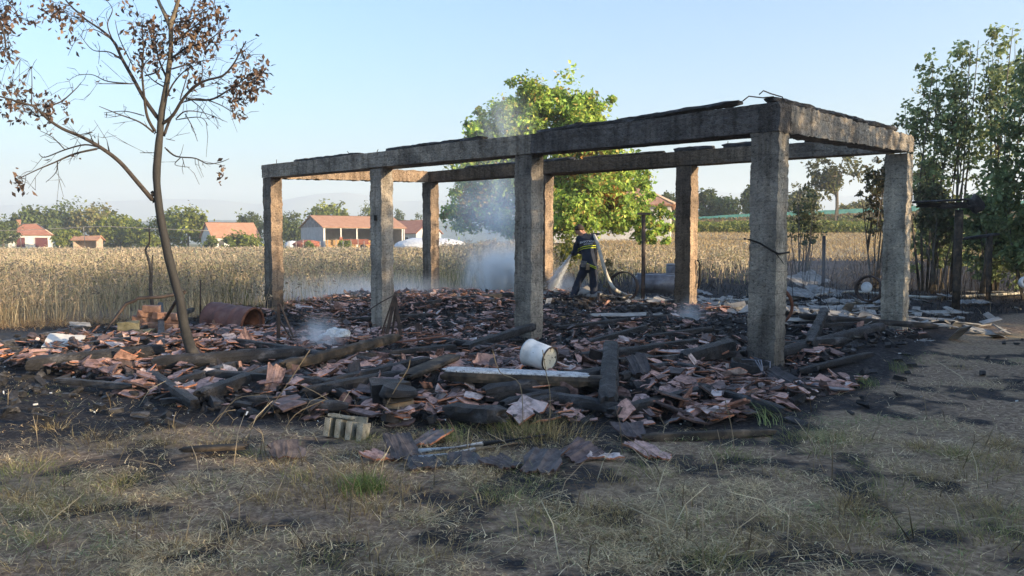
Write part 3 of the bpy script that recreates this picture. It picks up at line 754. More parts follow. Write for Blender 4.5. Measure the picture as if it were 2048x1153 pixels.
# ------------------------------------------------------------------ broken roof tiles
def tprof(u): return .013*np.exp(-((u-.10)/.045)**2)+.016*np.exp(-((u-.50)/.07)**2)+.010*np.exp(-((u-.36)/.03)**2)+.022*sstep(.84, .97, u)-.01*(u-.5)**2
def shard(rs, w, l, thick=.013, nu=6, nv=2, whole=False, curl=0.):
    "a piece of ribbed clay tile: top and bottom faces weathered (0), broken edges raw clay (1)"
    u0 = 0 if whole else rs.uniform(0, max(.001, 1-w/.25)); du = 1 if whole else min(1, w/.25)
    q = np.array([(0, 0), (1, 0), (1, 1), (0, 1)], float)
    if not whole: q += rs.uniform(-.24, .24, (4, 2))*(.55 if nu > 10 else 1)
    a, b = np.meshgrid(np.linspace(0, 1, nu+1), np.linspace(0, 1, nv+1), indexing='ij')
    P = ((1-a)*(1-b))[..., None]*q[0]+(a*(1-b))[..., None]*q[1]+(a*b)[..., None]*q[2]+((1-a)*b)[..., None]*q[3]
    if not whole:
        edge = (a == 0) | (a == 1) | (b == 0) | (b == 1); P = P+edge[..., None]*rs.uniform(-.09, .09, P.shape)
    uu = u0+du*P[..., 0]
    x = (P[..., 0]-.5)*w; y = (P[..., 1]-.5)*l
    z = tprof(uu)*1.15+curl*(x/w)**2
    top = np.stack([x, y, z+thick/2], -1).reshape(-1, 3); bot = np.stack([x, y, z-thick/2], -1).reshape(-1, 3)
    I = np.arange((nu+1)*(nv+1)).reshape(nu+1, nv+1); n = I.size
    T = np.stack([I[:-1, :-1], I[1:, :-1], I[1:, 1:], I[:-1, 1:]], -1).reshape(-1, 4)
    Bq = T[:, ::-1]+n
    ring = np.concatenate([I[:, 0], I[-1, 1:], I[-2::-1, -1], I[0, -2:0:-1]])
    r2 = np.roll(ring, -1)
    E = np.stack([ring, ring+n, r2+n, r2], -1)
    return np.concatenate([top, bot]), np.concatenate([T, Bq, E]), np.array([0]*(len(T)*2)+[1]*len(E))
rs = np.random.RandomState(5)
SH = [shard(rs, rs.uniform(.09, .24), rs.uniform(.10, .30), rs.uniform(.011, .016), nu=int(rs.randint(3, 7)), curl=rs.uniform(-.01, .02)) for k in range(26)]
SHM = []
for V, F, mi in SH:
    g = Geo(); g.add(V, F, None, mi); SHM.append(g.mesh('roof_tile_piece', [M['tile_face'], M['tile_edge']]))
def in_rubble(x, y):
    l, s = local(x, y)
    d = boxdist(l, s, -.15, LENG+.35, -.1, WID-.3)
    yf = np.interp(x, *RUB_F)+.35*(fbm(x*1.4, y*1.4, 3)-.5)
    front = (s < 0) & (y > yf) & (l > -1.3) & (l < LENG+2.5) & (x > -6.8) & ((y < 13.3) | (s > -.8))
    return (d < .25) | front
N0 = 40000
px_ = rs.uniform(-7.2, 7.5, N0); py_ = rs.uniform(6.2, 21, N0)
ok = in_rubble(px_, py_); px_, py_ = px_[ok], py_[ok]
l_, s_ = local(px_, py_)
dens = np.clip(.30+2.6*(fbm(px_*1.1+7, py_*1.1+3, 3)-.40), .12, 1)
cold = np.min([np.hypot(px_-(plan(tl[i], 0)[0]+.1), py_-(plan(tl[i], 0)[1]-.35)) for i in (2, 3)], axis=0)
dens = np.where(cold < .42, .05, dens)
inner_dark = (s_ > .9) & (l_ < 7.5)
dens = np.where(inner_dark, dens*.36*sstep(.35, .6, fbm(px_*.9+50, py_*.9, 3))*1.6, dens)
dens = np.where((l_ > 7) & (s_ > .3), .9*np.clip(dens+.3, 0, 1), dens)
ok = rs.rand(len(px_)) < dens; px_, py_ = px_[ok], py_[ok]
n = len(px_); kk = rs.randint(len(SH), size=n)
sc = rs.uniform(.30, .85, n)*np.where(local(px_, py_)[1] > .3, .82, 1)*np.where(rs.rand(n) < .45, .6, 1)*np.where((local(px_, py_)[1] < 0) & (py_ < 10.2) & (rs.rand(n) < .22), 1.5, 1)
dd = np.hypot(px_, py_); area = np.array([np.ptp(SH[k][0][:, 0])*np.ptp(SH[k][0][:, 1]) for k in kk])*sc**2/dd**2
order = np.argsort(-area); BIG = set(order[:295].tolist())
cold = np.min([np.hypot(px_-plan(tl[i], 0)[0], py_-plan(tl[i], 0)[1]+.3) for i in (2, 3)], axis=0)
zz = terrain(px_, py_)+rs.uniform(.02, .13, n)*np.clip(cold/1.2, .35, 1)*np.where(area > np.median(area), 1.05, .8)
ZONES = [('pieces of broken roof tile at the left end of the rubble', 'broken clay roof tile piece at the left end of the rubble around the scorched tree'),
         ('pieces of broken roof tile along the front edge', 'broken ribbed roof tile piece along the front of the rubble among charred beams'),
         ('pieces of broken roof tile at the nearest column', 'broken ribbed roof tile piece in front of or right of the nearest column'),
         ('pieces of broken roof tile inside the pavilion', 'broken clay roof tile piece lying between the columns, under the missing roof')]
gs = Geo()
for i in range(n):
    k = kk[i]
    tilt = rs.normal(0, .22, 2) if rs.rand() < .84 else rs.normal(0, .7, 2)
    flip = math.pi if rs.rand() < .4 else 0
    Rm = Matrix.Rotation(rs.uniform(0, 6.28), 3, 'Z')@Matrix.Rotation(tilt[0]+flip, 3, 'X')@Matrix.Rotation(tilt[1], 3, 'Y')
    if i in BIG:
        o = bpy.data.objects.new('roof_tile_piece', SHM[k]); C.objects.link(o)
        o.matrix_world = Matrix.Translation((px_[i], py_[i], zz[i]))@Rm.to_4x4()@Matrix.Scale(sc[i], 4)
        ll, ss = local(px_[i], py_[i])
        zn = 3 if ss > 0 else (0 if px_[i] < -1.6 else (2 if px_[i] > 1.75 else 1))
        tag(o, ZONES[zn][1], 'roof tile', ZONES[zn][0], 'thing')
    else:
        V, F, mi = SH[k]
        gs.add(V*sc[i]@np.array(Rm).T+np.array([px_[i], py_[i], zz[i]]), F, np.full((len(V), 3), rs.rand()), mi)
tag(gs.build('tile_rubble', [M['tile_face'], M['tile_edge']]), 'countless small broken roof tile pieces spread through the burnt rubble', 'rubble', kind='stuff')

# small charcoal and pale ash bits
gs = Geo(); N0 = 26000
x_ = rs.uniform(-7.5, 8.5, N0); y_ = rs.uniform(6.2, 22, N0); ok = in_rubble(x_, y_) | (rs.rand(N0) < np.where(x_ > 2.5, .07, .28)*burn_mask(x_, y_)); x_, y_ = x_[ok], y_[ok]
z_ = terrain(x_, y_)+rs.uniform(0, .07, len(x_))
for i in range(len(x_)):
    ash_ = rs.rand() < .13; s1 = rs.uniform(.004, .014) if ash_ else rs.uniform(.012, .065); lk = rs.uniform(1, 3.5)
    box(gs, (x_[i], y_[i], z_[i]), s1*lk, s1, s1*rs.uniform(.4, 1), rotm(rs.uniform(0, 6.28), rs.normal(0, .3), rs.normal(0, .3)), None, int(ash_), jit=s1*.22)
tag(gs.build('charred_debris', [M['charcoal'], M['ash']]), 'loose charcoal chunks and pale ash crumbs all over the burnt ground', 'debris', kind='stuff')

def whole_tile(px, py, label, yaw, tx, ty, sc=1., l=.38, w=.25, whole=False, dz=.03, seed=1):
    p = gt(px, py); V, F, mi = shard(np.random.RandomState(seed), w, l, .016, nu=14, nv=3, whole=whole)
    g = Geo(); g.add(V*sc*.84, F, None, mi)
    o = bpy.data.objects.new('roof_tile', g.mesh('roof_tile', [M['tile_face' if 'red' in label else 'tile_dark'], M['tile_edge']])); C.objects.link(o)
    o.location = (p.x, p.y, Hz(p.x, p.y)+dz); o.rotation_euler = (tx, ty, yaw)
    return tag(o, label, 'roof tile', None, 'thing')
whole_tile(574, 920, 'dark roof tile with orange broken edge, alone in the grass on the left', .5, .5, .15, l=.22, whole=False, dz=.06, seed=4)
whole_tile(805, 912, 'dark ribbed roof tile lying left of the white stick in front', .55, .35, .05, dz=.07, seed=2)
whole_tile(866, 888, 'dark roof tile just behind the white half of the stick', -.5, .15, -.1, dz=.04, seed=3)
whole_tile(752, 925, 'dark red tile piece at the left tip of the front tile scatter', 1.2, .2, .2, l=.2, whole=False, dz=.04, seed=6)
whole_tile(1085, 940, 'big grey-brown roof tile, nearest to the camera, right of the white stick', -.35, .22, .05, sc=1.1, dz=.05, seed=7)
whole_tile(1292, 910, 'flat worn reddish roof tile at the right end of the front tile scatter', .35, .12, .03, dz=.03, seed=8)
whole_tile(1000, 935, 'dark tile piece between the big grey-brown tile and the white stick', .9, .15, .1, l=.24, whole=False, dz=.03, seed=9)
whole_tile(925, 932, 'brown tile piece in front of the white stick', .1, .2, 0, l=.25, whole=False, dz=.04, seed=10)
whole_tile(1160, 920, 'curved reddish tile piece right beside the big grey-brown tile', -.8, .3, .3, l=.22, whole=False, dz=.05, seed=12)
whole_tile(1205, 925, 'small grey tile strip left of the worn reddish tile', .1, .1, .1, l=.12, whole=False, dz=.03, seed=13)
whole_tile(1262, 878, 'large reddish tile piece behind the half burnt pale pole', .2, .25, .05, l=.3, whole=False, dz=.05, seed=14)
whole_tile(848, 938, 'dark tile piece with pale bloom under the white end of the stick', .4, .1, .1, l=.24, whole=False, dz=.03, seed=15)
whole_tile(1340, 826, 'dark glazed-looking tile with pale ribs on the front rubble right of the stubby post', 1.7, .3, .1, dz=.14, seed=16)
whole_tile(1275, 768, 'plain flat tile leaning right of the stubby black post', .25, .5, .05, dz=.18, seed=17)
whole_tile(1560, 782, 'tilted grey slab-like tile at the foot of the nearest column', .5, .3, -.3, dz=.12, seed=18)

# ------------------------------------------------------------------ the bucket, drum, bricks and other loose things
def lathe(g, prof, o, axis, n=28, mi=0, smooth=True):
    "profile [(along, radius)] spun round an axis"
    ax = Vector(axis).normalized(); a, b = frame_of(ax); V = []
    for (t, r) in prof:
        for k in range(n):
            th = 2*math.pi*k/n; V.append(tuple(Vector(o)+ax*t+(a*math.cos(th)+b*math.sin(th))*r))
    I = np.arange(len(prof)*n).reshape(len(prof), n); J = np.roll(I, -1, 1)
    F = np.stack([I[:-1], J[:-1], J[1:], I[1:]], -1).reshape(-1, 4)
    g.add(V, F, None, mi, smooth)
M['bucket'] = noisy('scorched_white_plastic', [(.3, (.34, .36, .37)), (.5, (.62, .64, .65)), (.75, (.74, .76, .76))], 5, rough=.5, fine=(16, .69, (.09, .08, .08)))
M['bucketend'] = noisy('cream_base_with_soot_specks', [(.4, (.55, .53, .44)), (.7, (.66, .63, .53))], 8, rough=.6, fine=(34, .60, (.05, .045, .04)))
bp = at(1080, 712, 7.7); bt = thing('bucket', 'white plastic bucket lying on its side on the ash-topped plank', 'bucket', tuple(bp))
axv = Vector((.72, -.62, -.16)).normalized(); b0 = bp-axv*.15
g = Geo(); lathe(g, [(0, .126), (0, .138), (.02, .138), (.022, .133), (.15, .128), (.275, .121), (.28, .115), (.012, .120)], b0, axv); g.build('bucket_side', M['bucket'], bt)
g = Geo(); lathe(g, [(.265, .0005), (.265, .111), (.268, .115)], b0, axv, smooth=False); g.build('bucket_base', M['bucketend'], bt)
g = Geo(); lathe(g, [(.272, .1145), (.287, .1155), (.287, .123), (.272, .1245)], b0, axv); g.build('base_ring', M['iron'], bt)

dp = at(464, 642, 13.2); dt = thing('oil_drum', 'rusty red-brown oil drum lying on its side, open end towards the right', 'drum', tuple(gt(464, 668)))
av = Vector((.94, -.33, -.10)).normalized(); d0 = dp-av*.45+Vector((0, 0, -.02))
g = Geo(); prof = [(0, .001), (0, .28), (.012, .292)]
for k in range(1, 30):
    t = .86*k/30; prof.append((t, .285+.012*math.exp(-((t-.3)/.02)**2)+.012*math.exp(-((t-.58)/.02)**2)))
prof += [(.87, .297), (.87, .272), (.60, .272), (.45, .272), (.44, .001)]
lathe(g, prof, d0, av, 40)
Vd = g.V[0]; dent = fbm(Vd[:, 0]*4, Vd[:, 1]*4+Vd[:, 2]*3, 2)-.5; g.V[0] = (Vd+np.outer(dent*.07, np.array([.3, .2, 1]))).astype(np.float32)
g.build('drum_shell', M['drum'], dt)
g = Geo(); lathe(g, [(.855, .302), (.888, .304), (.888, .270), (.855, .270)], d0, av, 40); g.build('drum_rim', M['rust'], dt)
g = Geo(); lathe(g, [(.46, .268), (.80, .2695), (.80, .2715), (.46, .2715), (.46, .001)], d0, av, 40); g.build('drum_lining', M['rust'], dt)

# brick heap
bricks = [(303, 652, 0, .1, .0), (268, 655, 0, .6, .1), (338, 655, 0, -.2, .0), (282, 640, .11, .3, .12), (318, 640, .11, -.1, .0), (348, 640, .11, .2, .05), (292, 628, .24, .5, .16), (322, 632, .22, 1.2, .1), (346, 634, .22, -.4, .0), (303, 618, .36, .15, .05), (328, 660, -.03, .8, .3), (282, 668, -.02, -.5, .2)]
BL = ['on the bottom row in the middle', 'leaning at the bottom left corner', 'at the bottom right', 'on the left of the second row', 'in the middle of the second row', 'on the right of the second row', 'tilted near the top left', 'set end-on near the top', 'near the top right', 'topmost of all', 'tumbled at the front foot', 'tumbled at the front left']
for (bx, by, dz, yw, tl_), lb in zip(bricks, BL):
    p = at(bx, by, 11.9+(.15 if dz > .1 else 0)); 
    g = Geo(); box(g, (0, 0, 0), .25, .125, .105, None, jit=.008)
    o = bpy.data.objects.new('brick', g.mesh('brick', M['brick'])); C.objects.link(o); o.location = p; o.rotation_euler = (tl_*.6, tl_, yw)
    bm = bmesh.new(); bm.from_mesh(o.data); bmesh.ops.bevel(bm, geom=bm.edges[:], offset=.006, segments=1, affect='EDGES'); bm.to_mesh(o.data); bm.free()
    tag(o, 'clay brick in the heap behind the scorched tree, '+lb, 'brick', 'bricks heaped behind the scorched tree')
def cement_lump(px, py, Yd, sx, sy, sz, yw, label, mat='cement', name='cement_block', tilt=0.):
    p = at(px, py, Yd); g = Geo()
    rough_prism(g, (-sx/2, -sy/2, 0), (1, 0, 0), (0, 1, 0), (0, 0, 1), sx, sy, -sz/2, sz/2, lambda q, n: np.ones((len(q), 3))*.3, .012, .035)
    o = bpy.data.objects.new(name, g.mesh(name, M[mat])); C.objects.link(o); o.location = p; o.rotation_euler = (tilt, tilt*.5, yw)
    return tag(o, label, 'block')
cement_lump(258, 665, 11.3, .28, .22, .30, .4, 'mossy olive cement block at the left foot of the brick heap')
cement_lump(290, 672, 11.1, .22, .2, .18, -.2, 'smaller mossy cement block squeezed between the bricks and the charred rafter')
cement_lump(166, 688, 10.6, .26, .2, .13, .2, 'dull yellow cement lump behind the white slab on the left', tilt=.15)
cement_lump(1335, 712, 9.9, .30, .2, .14, .3, 'pale cement lump in the middle of the front rubble', mat='block', tilt=.2)
cement_lump(1183, 815, 7.5, .20, .05, .18, .2, 'flat beige slab standing on edge in the front rubble left of the stubby post', mat='block', tilt=-.5)
cement_lump(1100, 832, 7.2, .2, .12, .15, .7, 'pale chipped lump at the front edge right of the hay tuft', mat='block', tilt=.4)
cement_lump(348, 770, 8.3, .16, .12, .12, .7, 'pale yellowish lump lying in front of the scorched tree foot', mat='block', tilt=.5)
cement_lump(330, 762, 8.5, .13, .10, .10, .1, 'whitish lump left of the scorched tree foot', mat='ash', tilt=.3)
cement_lump(1828, 690, 11.9, .6, .5, .16, .75, 'pale concrete pad at the foot of the far right corner column', mat='greysheet')
o_pad = bpy.data.objects[-1] if False else None
# hollow concrete block in the front grass
hp = gt(688, 885); HS = .76
ht_ = thing('hollow_block', 'broken hollow concrete block with open ribs lying in the front grass', 'block', (hp.x, hp.y+.1, Hz(hp.x, hp.y)))
def rp(name, sx, sy, sz, x, y, z, yw=.15):
    g = Geo(); rough_prism(g, (-sx/2, -sy/2, 0), (1, 0, 0), (0, 1, 0), (0, 0, 1), sx, sy, -sz/2, sz/2, lambda q, n: np.ones((len(q), 3))*.3, .005, .02)
    o = bpy.data.objects.new(name, g.mesh(name, M['block'])); C.objects.link(o); o.parent = ht_; o.location = (x*HS, y*HS, z*HS); o.scale = (HS,)*3; o.rotation_euler = (-.25, .06, -.28)
rp('back_wall', .40, .035, .20, 0, .10, .10)
for k in range(4): rp('rib', .06, .17, .19, -.178+.118*k, .015-(.0 if k < 2 else .02)-.034*(k-1.5), .09-.008*k)
rp('top_web', .26, .10, .03, -.06, .05, .205)

# ash heap, white slab, papers
def lump(name, p, r, mat, label, cat, sq=(1, 1, .6), amp=.35, n=3):
    bm = bmesh.new(); bmesh.ops.create_icosphere(bm, subdivisions=n, radius=1)
    V = np.array([v.co[:] for v in bm.verts]); F = np.array([[v.index for v in f.verts] for f in bm.faces]); bm.free()
    q = V*3; d = fbm(q[:, 0]*.7+p[0], q[:, 1]*.7+q[:, 2]*.9+p[1], 4)-.5
    V = V*(1+amp*2*d)[:, None]*np.array(sq)*r+np.array(p)
    g = Geo(); g.add(V, F, None, 0, False)
    return g.thing(name, M[mat], label, cat)
p = gt(668, 690); lump('ash_heap', (p.x, p.y, p.z+.06), .20, 'ash', 'crumbling white ash lump with smoke rising in front of it', 'ash', (1, .8, .8), .6)
p = gt(630, 716); lump('ash_heap', (p.x, p.y, p.z+.0), .30, 'ash', 'spread of white and blue-grey ash under the thin smoke wisp', 'ash', (1, 1.4, .22), .5)
def sheet(px, py, w, l, yw, tx, ty, mat, label, dz=.05, name='board', cat='board', group=None, wave=0., th=.008, nx_=14, seed=0, jag=.06):
    p = gt(px, py); rs = np.random.RandomState(seed+3)
    a, b = np.meshgrid(np.linspace(-.5, .5, nx_+1), np.linspace(-.5, .5, 7), indexing='ij')
    e = ((abs(a) == .5) | (abs(b) == .5))[..., None]*rs.uniform(-jag, jag, a.shape+(2,))
    x = (a+e[..., 0])*w; y = (b+e[..., 1])*l
    z = wave*np.sin(a*w*2*math.pi/.18)+.02*fbm(a*3+seed, b*3, 2)
    top = np.stack([x, y, z+th/2], -1).reshape(-1, 3); bot = np.stack([x, y, z-th/2], -1).reshape(-1, 3)
    I = np.arange(a.size).reshape(a.shape); n = I.size
    T = np.stack([I[:-1, :-1], I[1:, :-1], I[1:, 1:], I[:-1, 1:]], -1).reshape(-1, 4)
    ring = np.concatenate([I[:, 0], I[-1, 1:], I[-2::-1, -1], I[0, -2:0:-1]]); r2 = np.roll(ring, -1)
    g = Geo(); g.add(np.concatenate([top, bot]), np.concatenate([T, T[:, ::-1]+n, np.stack([ring, ring+n, r2+n, r2], -1)]))
    o = bpy.data.objects.new(name, g.mesh(name, M[mat])); C.objects.link(o)
    o.location = (p.x, p.y, Hz(p.x, p.y)+dz); o.rotation_euler = (tx, ty, yw)
    return tag(o, label, cat, group)
sheet(128, 702, .42, .42, .3, .35, .1, 'whitewall', 'white glazed slab lying askew in the left rubble', .10, 'white_slab', 'slab', th=.03, jag=.02)
sheet(105, 722, .75, .3, .15, .15, .0, 'paleboard', 'pale board under the white slab on the left', .04, seed=2, th=.02)
sheet(160, 664, .30, .16, .6, .35, .1, 'paleboard', 'curled white sheet on the end of the long charred pole', .12, 'curled_sheet', 'sheet', seed=4)
sheet(195, 682, .6, .15, .45, .2, .0, 'greysheet', 'grey narrow board between the charred pole and the bricks', .06, seed=5, th=.02)
GB = 'pale burnt boards and sheets behind the nearest column'
for k, (a, b, w, l, yw, tx, ty, m, lb) in enumerate([
    (1615, 572, 1.3, .9, .5, .45, -.2, 'greysheet', 'big grey corrugated sheet leaning on top of the pale heap'),
    (1590, 598, 1.1, .8, .2, .30, .15, 'greysheet', 'grey corrugated sheet in front of the leaning one, at the heap foot'),
    (1650, 592, 1.0, .5, -.5, .35, .2, 'greysheet', 'bluish grey sheet slipping down the right of the pale heap'),
    (1640, 650, 1.3, .25, .15, .12, .0, 'paleboard', 'long pale board lying across the right rubble, nearest one'),
    (1690, 640, 1.5, .3, .2, .15, .05, 'paleboard', 'long pale board left of the far right corner column'),
    (1640, 626, 1.6, .22, .1, .1, .05, 'greysheet', 'grey strip of sheet behind the long pale boards'),
    (1700, 622, 1.4, .25, .3, .15, .0, 'paleboard', 'pale board rising to the left side of the far right corner column'),
    (1585, 630, .9, .3, -.1, .2, .1, 'greysheet', 'broken grey sheet just right of the nearest column'),
    (1720, 610, 1.2, .3, -.15, .2, .0, 'greysheet', 'grey sheet under the wheel with the pale hub'),
    (1870, 634, 1.3, .28, .12, .12, .0, 'paleboard', 'long pale board right of the far right corner column'),
    (1860, 648, .9, .2, -.05, .1, .05, 'paleboard', 'short pale board right of the far right corner column, nearest one'),
    (1940, 612, 1.0, .3, .2, .2, .0, 'greysheet', 'grey sheet at the foot of the post with the burnt roof panel'),
    (1440, 612, 1.0, .3, -.4, .25, .1, 'greysheet', 'grey sheet just left of the nearest column, far side'),
    (1400, 590, .9, .4, .5, .3, .2, 'greysheet', 'bluish sheet right of the back column beside the tub'),
    (1240, 660-20, 1.0, .3, .1, .1, .0, 'paleboard', 'pale grey board lying on the black floor right of the third column'),
    (1985, 590, 1.5, .15, .05, .08, .0, 'paleboard', 'thin pale board lying on black ground at the right edge'),
    (1900, 600, .7, .3, .3, .2, .1, 'greysheet', 'blue-grey sheet between the far right corner column and the posts')]):
    sheet(a, b, w, l, yw, tx, ty, m, lb, .08 if k > 2 else .22-.05*k, 'burnt_sheet' if m == 'greysheet' else 'pale_board', 'sheet' if m == 'greysheet' else 'board', GB, wave=.02 if m == 'greysheet' else 0, seed=k*3+11, th=.01)
# pale fragments of burnt sheet
gs = Geo(); c_ = gt(1680, 625); rs = np.random.RandomState(21)
for k in range(520):
    x = rs.normal(6.2, 1.6) if k % 3 else rs.normal(2.5, 1.2); y = rs.normal(15.8, 1.9) if k % 3 else rs.normal(18., .8)
    if local(x, y)[1] < 2 and x < 4.5: continue
    s1 = rs.uniform(.05, .22); box(gs, (x, y, Hz(x, y)+rs.uniform(.02, .12)), s1*rs.uniform(1, 3), s1, .012, rotm(rs.uniform(0, 6.28), rs.normal(0, .25), rs.normal(0, .25)), None, int(rs.rand() < .5), jit=.015)
tag(gs.build('sheet_fragments', [M['greysheet'], M['paleboard']]), 'small pale fragments of burnt cement sheet and board behind the nearest column', 'debris', kind='stuff')

# bent pipes, frames, strips, wires
def pipe(name, pts, r, mat, label, cat, group=None, n=7):
    g = Geo(); tubes(g, pts, r, n); return g.thing(name, M[mat], label, cat, group)
Yp = 11.2
pipe('bent_pipe', [at(207, 668, 10.9), at(232, 635, 11.0), at(252, 608, 11.1), at(270, 602, 11.1), at(276, 597, 11.1), at(320, 595, 11.2), at(365, 587, 11.3), at(370, 584, 11.3), at(352, 603, 11.5), at(330, 640, 11.8)], .024, 'iron', 'bent rusty pipe standing over the brick heap behind the scorched tree', 'pipe')
pipe('thin_rod', [gt(400, 660), at(401, 560, 13)], .012, 'iron', 'thin dark rod standing up left of the rusty drum', 'rod')
def metal_frame(base, top, label, legs, mesh_pts=None):
    t = thing('iron_stand', label, 'stand', tuple(base))
    for a, b, w in legs:
        g = Geo(); add_timber(g, a, b, w, w*.35, sharp=6, rough=.03); g.build('leg', M['iron'], t)
    return t
Yf = 10.6
f_ = metal_frame(gt(568, 706), None, 'thin rusty folded frame standing in front of the leftmost column', [(at(557, 612, Yf), at(557, 706, Yf), .05), (at(562, 612, Yf), at(598, 704, Yf), .05), (at(562, 645, Yf), at(590, 690, Yf), .04)])
pipe('loose_wire', [at(553, 612, Yf), at(568, 612, Yf), at(575, 617, Yf), at(620, 632, Yf), at(680, 640, Yf), at(720, 632, Yf), at(760, 606, Yf), at(792, 589, Yf)], .008, 'iron', 'sagging black wire strung between the two rusty frames', 'wire')
Yf = 11.2
legs = [(at(788, 592, Yf), at(760, 676, Yf), .06), (at(790, 592, Yf), at(772, 678, Yf), .05), (at(790, 594, Yf), at(803, 680, Yf), .05), (at(792, 610, Yf+.1), at(783, 678, Yf+.1), .03), (at(768, 655, Yf), at(803, 655, Yf), .03)]
metal_frame(gt(782, 680), None, 'black triangular iron frame leaning on the second front column', legs)
g = Geo(); V, F, T = timber(at(712, 697, 10.2), at(735, 684, 10.2), .09, .02, sharp=6, rough=.03, seed=1); g.add(V, F); g.F.append(T.astype(np.int32)); g.mi.append(np.zeros(len(T), np.int32)); g.smooth.append(np.zeros(len(T), bool))
add_timber(g, at(735, 684, 10.2), at(800, 684, 10.3), .09, .02, sharp=6, rough=.03); add_timber(g, at(800, 684, 10.3), at(900, 671, 10.7), .09, .02, sharp=6, rough=.03)
g.thing('iron_strip', M['rust'], 'long curved rusty iron strip in front of the second front column', 'strip')
pipe('wrapped_wire', [at(1489, 478, 9.4), at(1500, 480, 9.13), at(1520, 487, 9.15), at(1545, 502, 9.05), at(1556, 508, 9.02), at(1566, 507, 9.2), at(1578, 505, 9.36)], .012, 'soot', 'black cable wrapped round the nearest column', 'cable')
pipe('thin_wire', [at(1548, 503, 9.04), at(1562, 520, 9.12), at(1572, 535, 9.3)], .005, 'soot', 'thin loose wire end hanging below the wrapped cable', 'wire')
pipe('hanging_cable', [at(1395, 520, 15.2), at(1400, 530, 15.2), at(1400, 560, 15.2), at(1397, 575, 15.2)], .02, 'soot', 'black cable hanging beside the back column right of the firefighter', 'cable')
# melted bucket with wires at the foot of the nearest column
p = gt(1500, 762); z0 = Hz(p.x, p.y)
mb = thing('melted_tub', 'black melted tub with a wire handle at the foot of the nearest column', 'tub', (p.x, p.y, z0))
g = Geo(); lathe(g, [(0, .001), (0, .17), (.1, .19), (.22, .21), (.23, .20), (.21, .19), (.08, .17), (.07, .001)], (p.x-.02, p.y-.02, z0-.02), (.1, -.1, 1), 20)
g.V[0] = (g.V[0]+(.05*(fbm(g.V[0][:, 0]*9, g.V[0][:, 1]*9+g.V[0][:, 2]*7, 2)-.5))[:, None]).astype(np.float32)
g.build('tub_body', M['charcoal'], mb)
g = Geo()
for k in range(3):
    tubes(g, [Vector((p.x-.12+.04*k, p.y-.1, z0+.24)), Vector((p.x-.02+.03*k, p.y-.22, z0+.25)), Vector((p.x+.05, p.y-.27, z0+.12)), Vector((p.x-.05-.02*k, p.y-.28, z0-.02))], .007, 5)
tubes(g, [Vector((p.x+.0, p.y-.12, z0+.26)), Vector((p.x+.14, p.y-.2, z0+.23)), Vector((p.x+.12, p.y-.27, z0+.10)), Vector((p.x-.02, p.y-.30, z0-.01))], .009, 5)
g.build('wire_handle', M['steel'], mb)
p = gt(1620, 788); pipe('broken_pipe', [Vector((p.x-.12, p.y, p.z+.1)), Vector((p.x, p.y, p.z+.09)), Vector((p.x+.2, p.y-.05, p.z+.06)), Vector((p.x+.36, p.y-.05, p.z+.05))], [.035, .03, .016, .014], 'steel', 'grey pipe end with a fitting lying right of the nearest column', 'pipe')

# white and black stick pair in front
sk = thing('stick_pair', 'two sticks lying together in the front grass, white at one end, black at the other', 'stick', tuple(gt(955, 905)))
for (a, b, c, off) in [((838, 918), (965, 902), (1090, 884), .05), ((838, 926), (950, 908), (1035, 896), .03)]:
    A, B2, D_ = [gt(*q)+Vector((0, 0, off)) for q in (a, b, c)]
    g = Geo(); tubes(g, [A, B2], [.022, .018], 8); g.build('white_end', M['ashwood'], sk)
    g = Geo(); tubes(g, [B2, D_], [.019, .012], 8); g.build('charred_end', M['charcoal'] if off > .04 else M['wood'], sk)

# rings, tub, tank, wheel
p = at(1247, 572, 18.6)
g = Geo(); lathe(g, [(-.10, .36), (.10, .36), (.10, .335), (-.10, .335), (-.10, .36)], (p.x, p.y, p.z-.02), (-.45, -1, .1), 36)
g.thing('iron_hoop', M['iron'], 'blackened iron hoop standing in the debris behind the hose', 'hoop')
p = gt(1312, 585); ty = 19.2
tb = thing('metal_tub', 'grey sheet metal tub lying behind the back column right of the firefighter', 'tub', (at(1312, 580, ty).x, ty, 0))
bm = bmesh.new(); bmesh.ops.create_cube(bm, size=1); bmesh.ops.scale(bm, vec=(1.12, .6, .44), verts=bm.verts)
bmesh.ops.bevel(bm, geom=bm.edges[:], offset=.09, segments=3, affect='EDGES')
me = bpy.data.meshes.new('tub_shell'); bm.to_mesh(me); bm.free(); me.materials.append(M['steel']); me.polygons.foreach_set('use_smooth', [True]*len(me.polygons))
o = bpy.data.objects.new('tub_shell', me); C.objects.link(o); o.parent = tb; o.location = (0, 0, at(1312, 567, ty).z); o.rotation_euler = (.1, .03, -.1)
g = Geo(); tubes(g, [at(1270, 549, ty-.3), at(1300, 547, ty-.32), at(1354, 549, ty-.36)], .018, 6); g.build('rim', M['steel'], tb)
ta = at(1348, 540, 19.9); tk = thing('metal_tank', 'dark cylindrical tank with a pale lid behind the tub', 'tank', (ta.x, ta.y, 0))
g = Geo(); lathe(g, [(-.45, .001), (-.45, .2), (.10, .2), (.12, .19)], ta, (0, 0, 1), 24); g.build('tank_body', M['steel'], tk)
g = Geo(); lathe(g, [(.121, .001), (.16, .16), (.13, .215), (.122, .215)][::-1], ta, (0, 0, 1), 24); g.build('lid', M['greysheet'], tk)
wp = at(1738, 578, 16.6); wt = thing('small_wheel', 'blackened wheel with a pale round hub left of the far right corner column', 'wheel', tuple(gt(1738, 600)))
wa = Vector((-.72, -.68, .12)).normalized()
g = Geo(); lathe(g, [(-.06, .25), (-.05, .29), (.05, .29), (.06, .25), (-.06, .25)], wp, wa, 28); g.build('rim', M['iron'], wt)
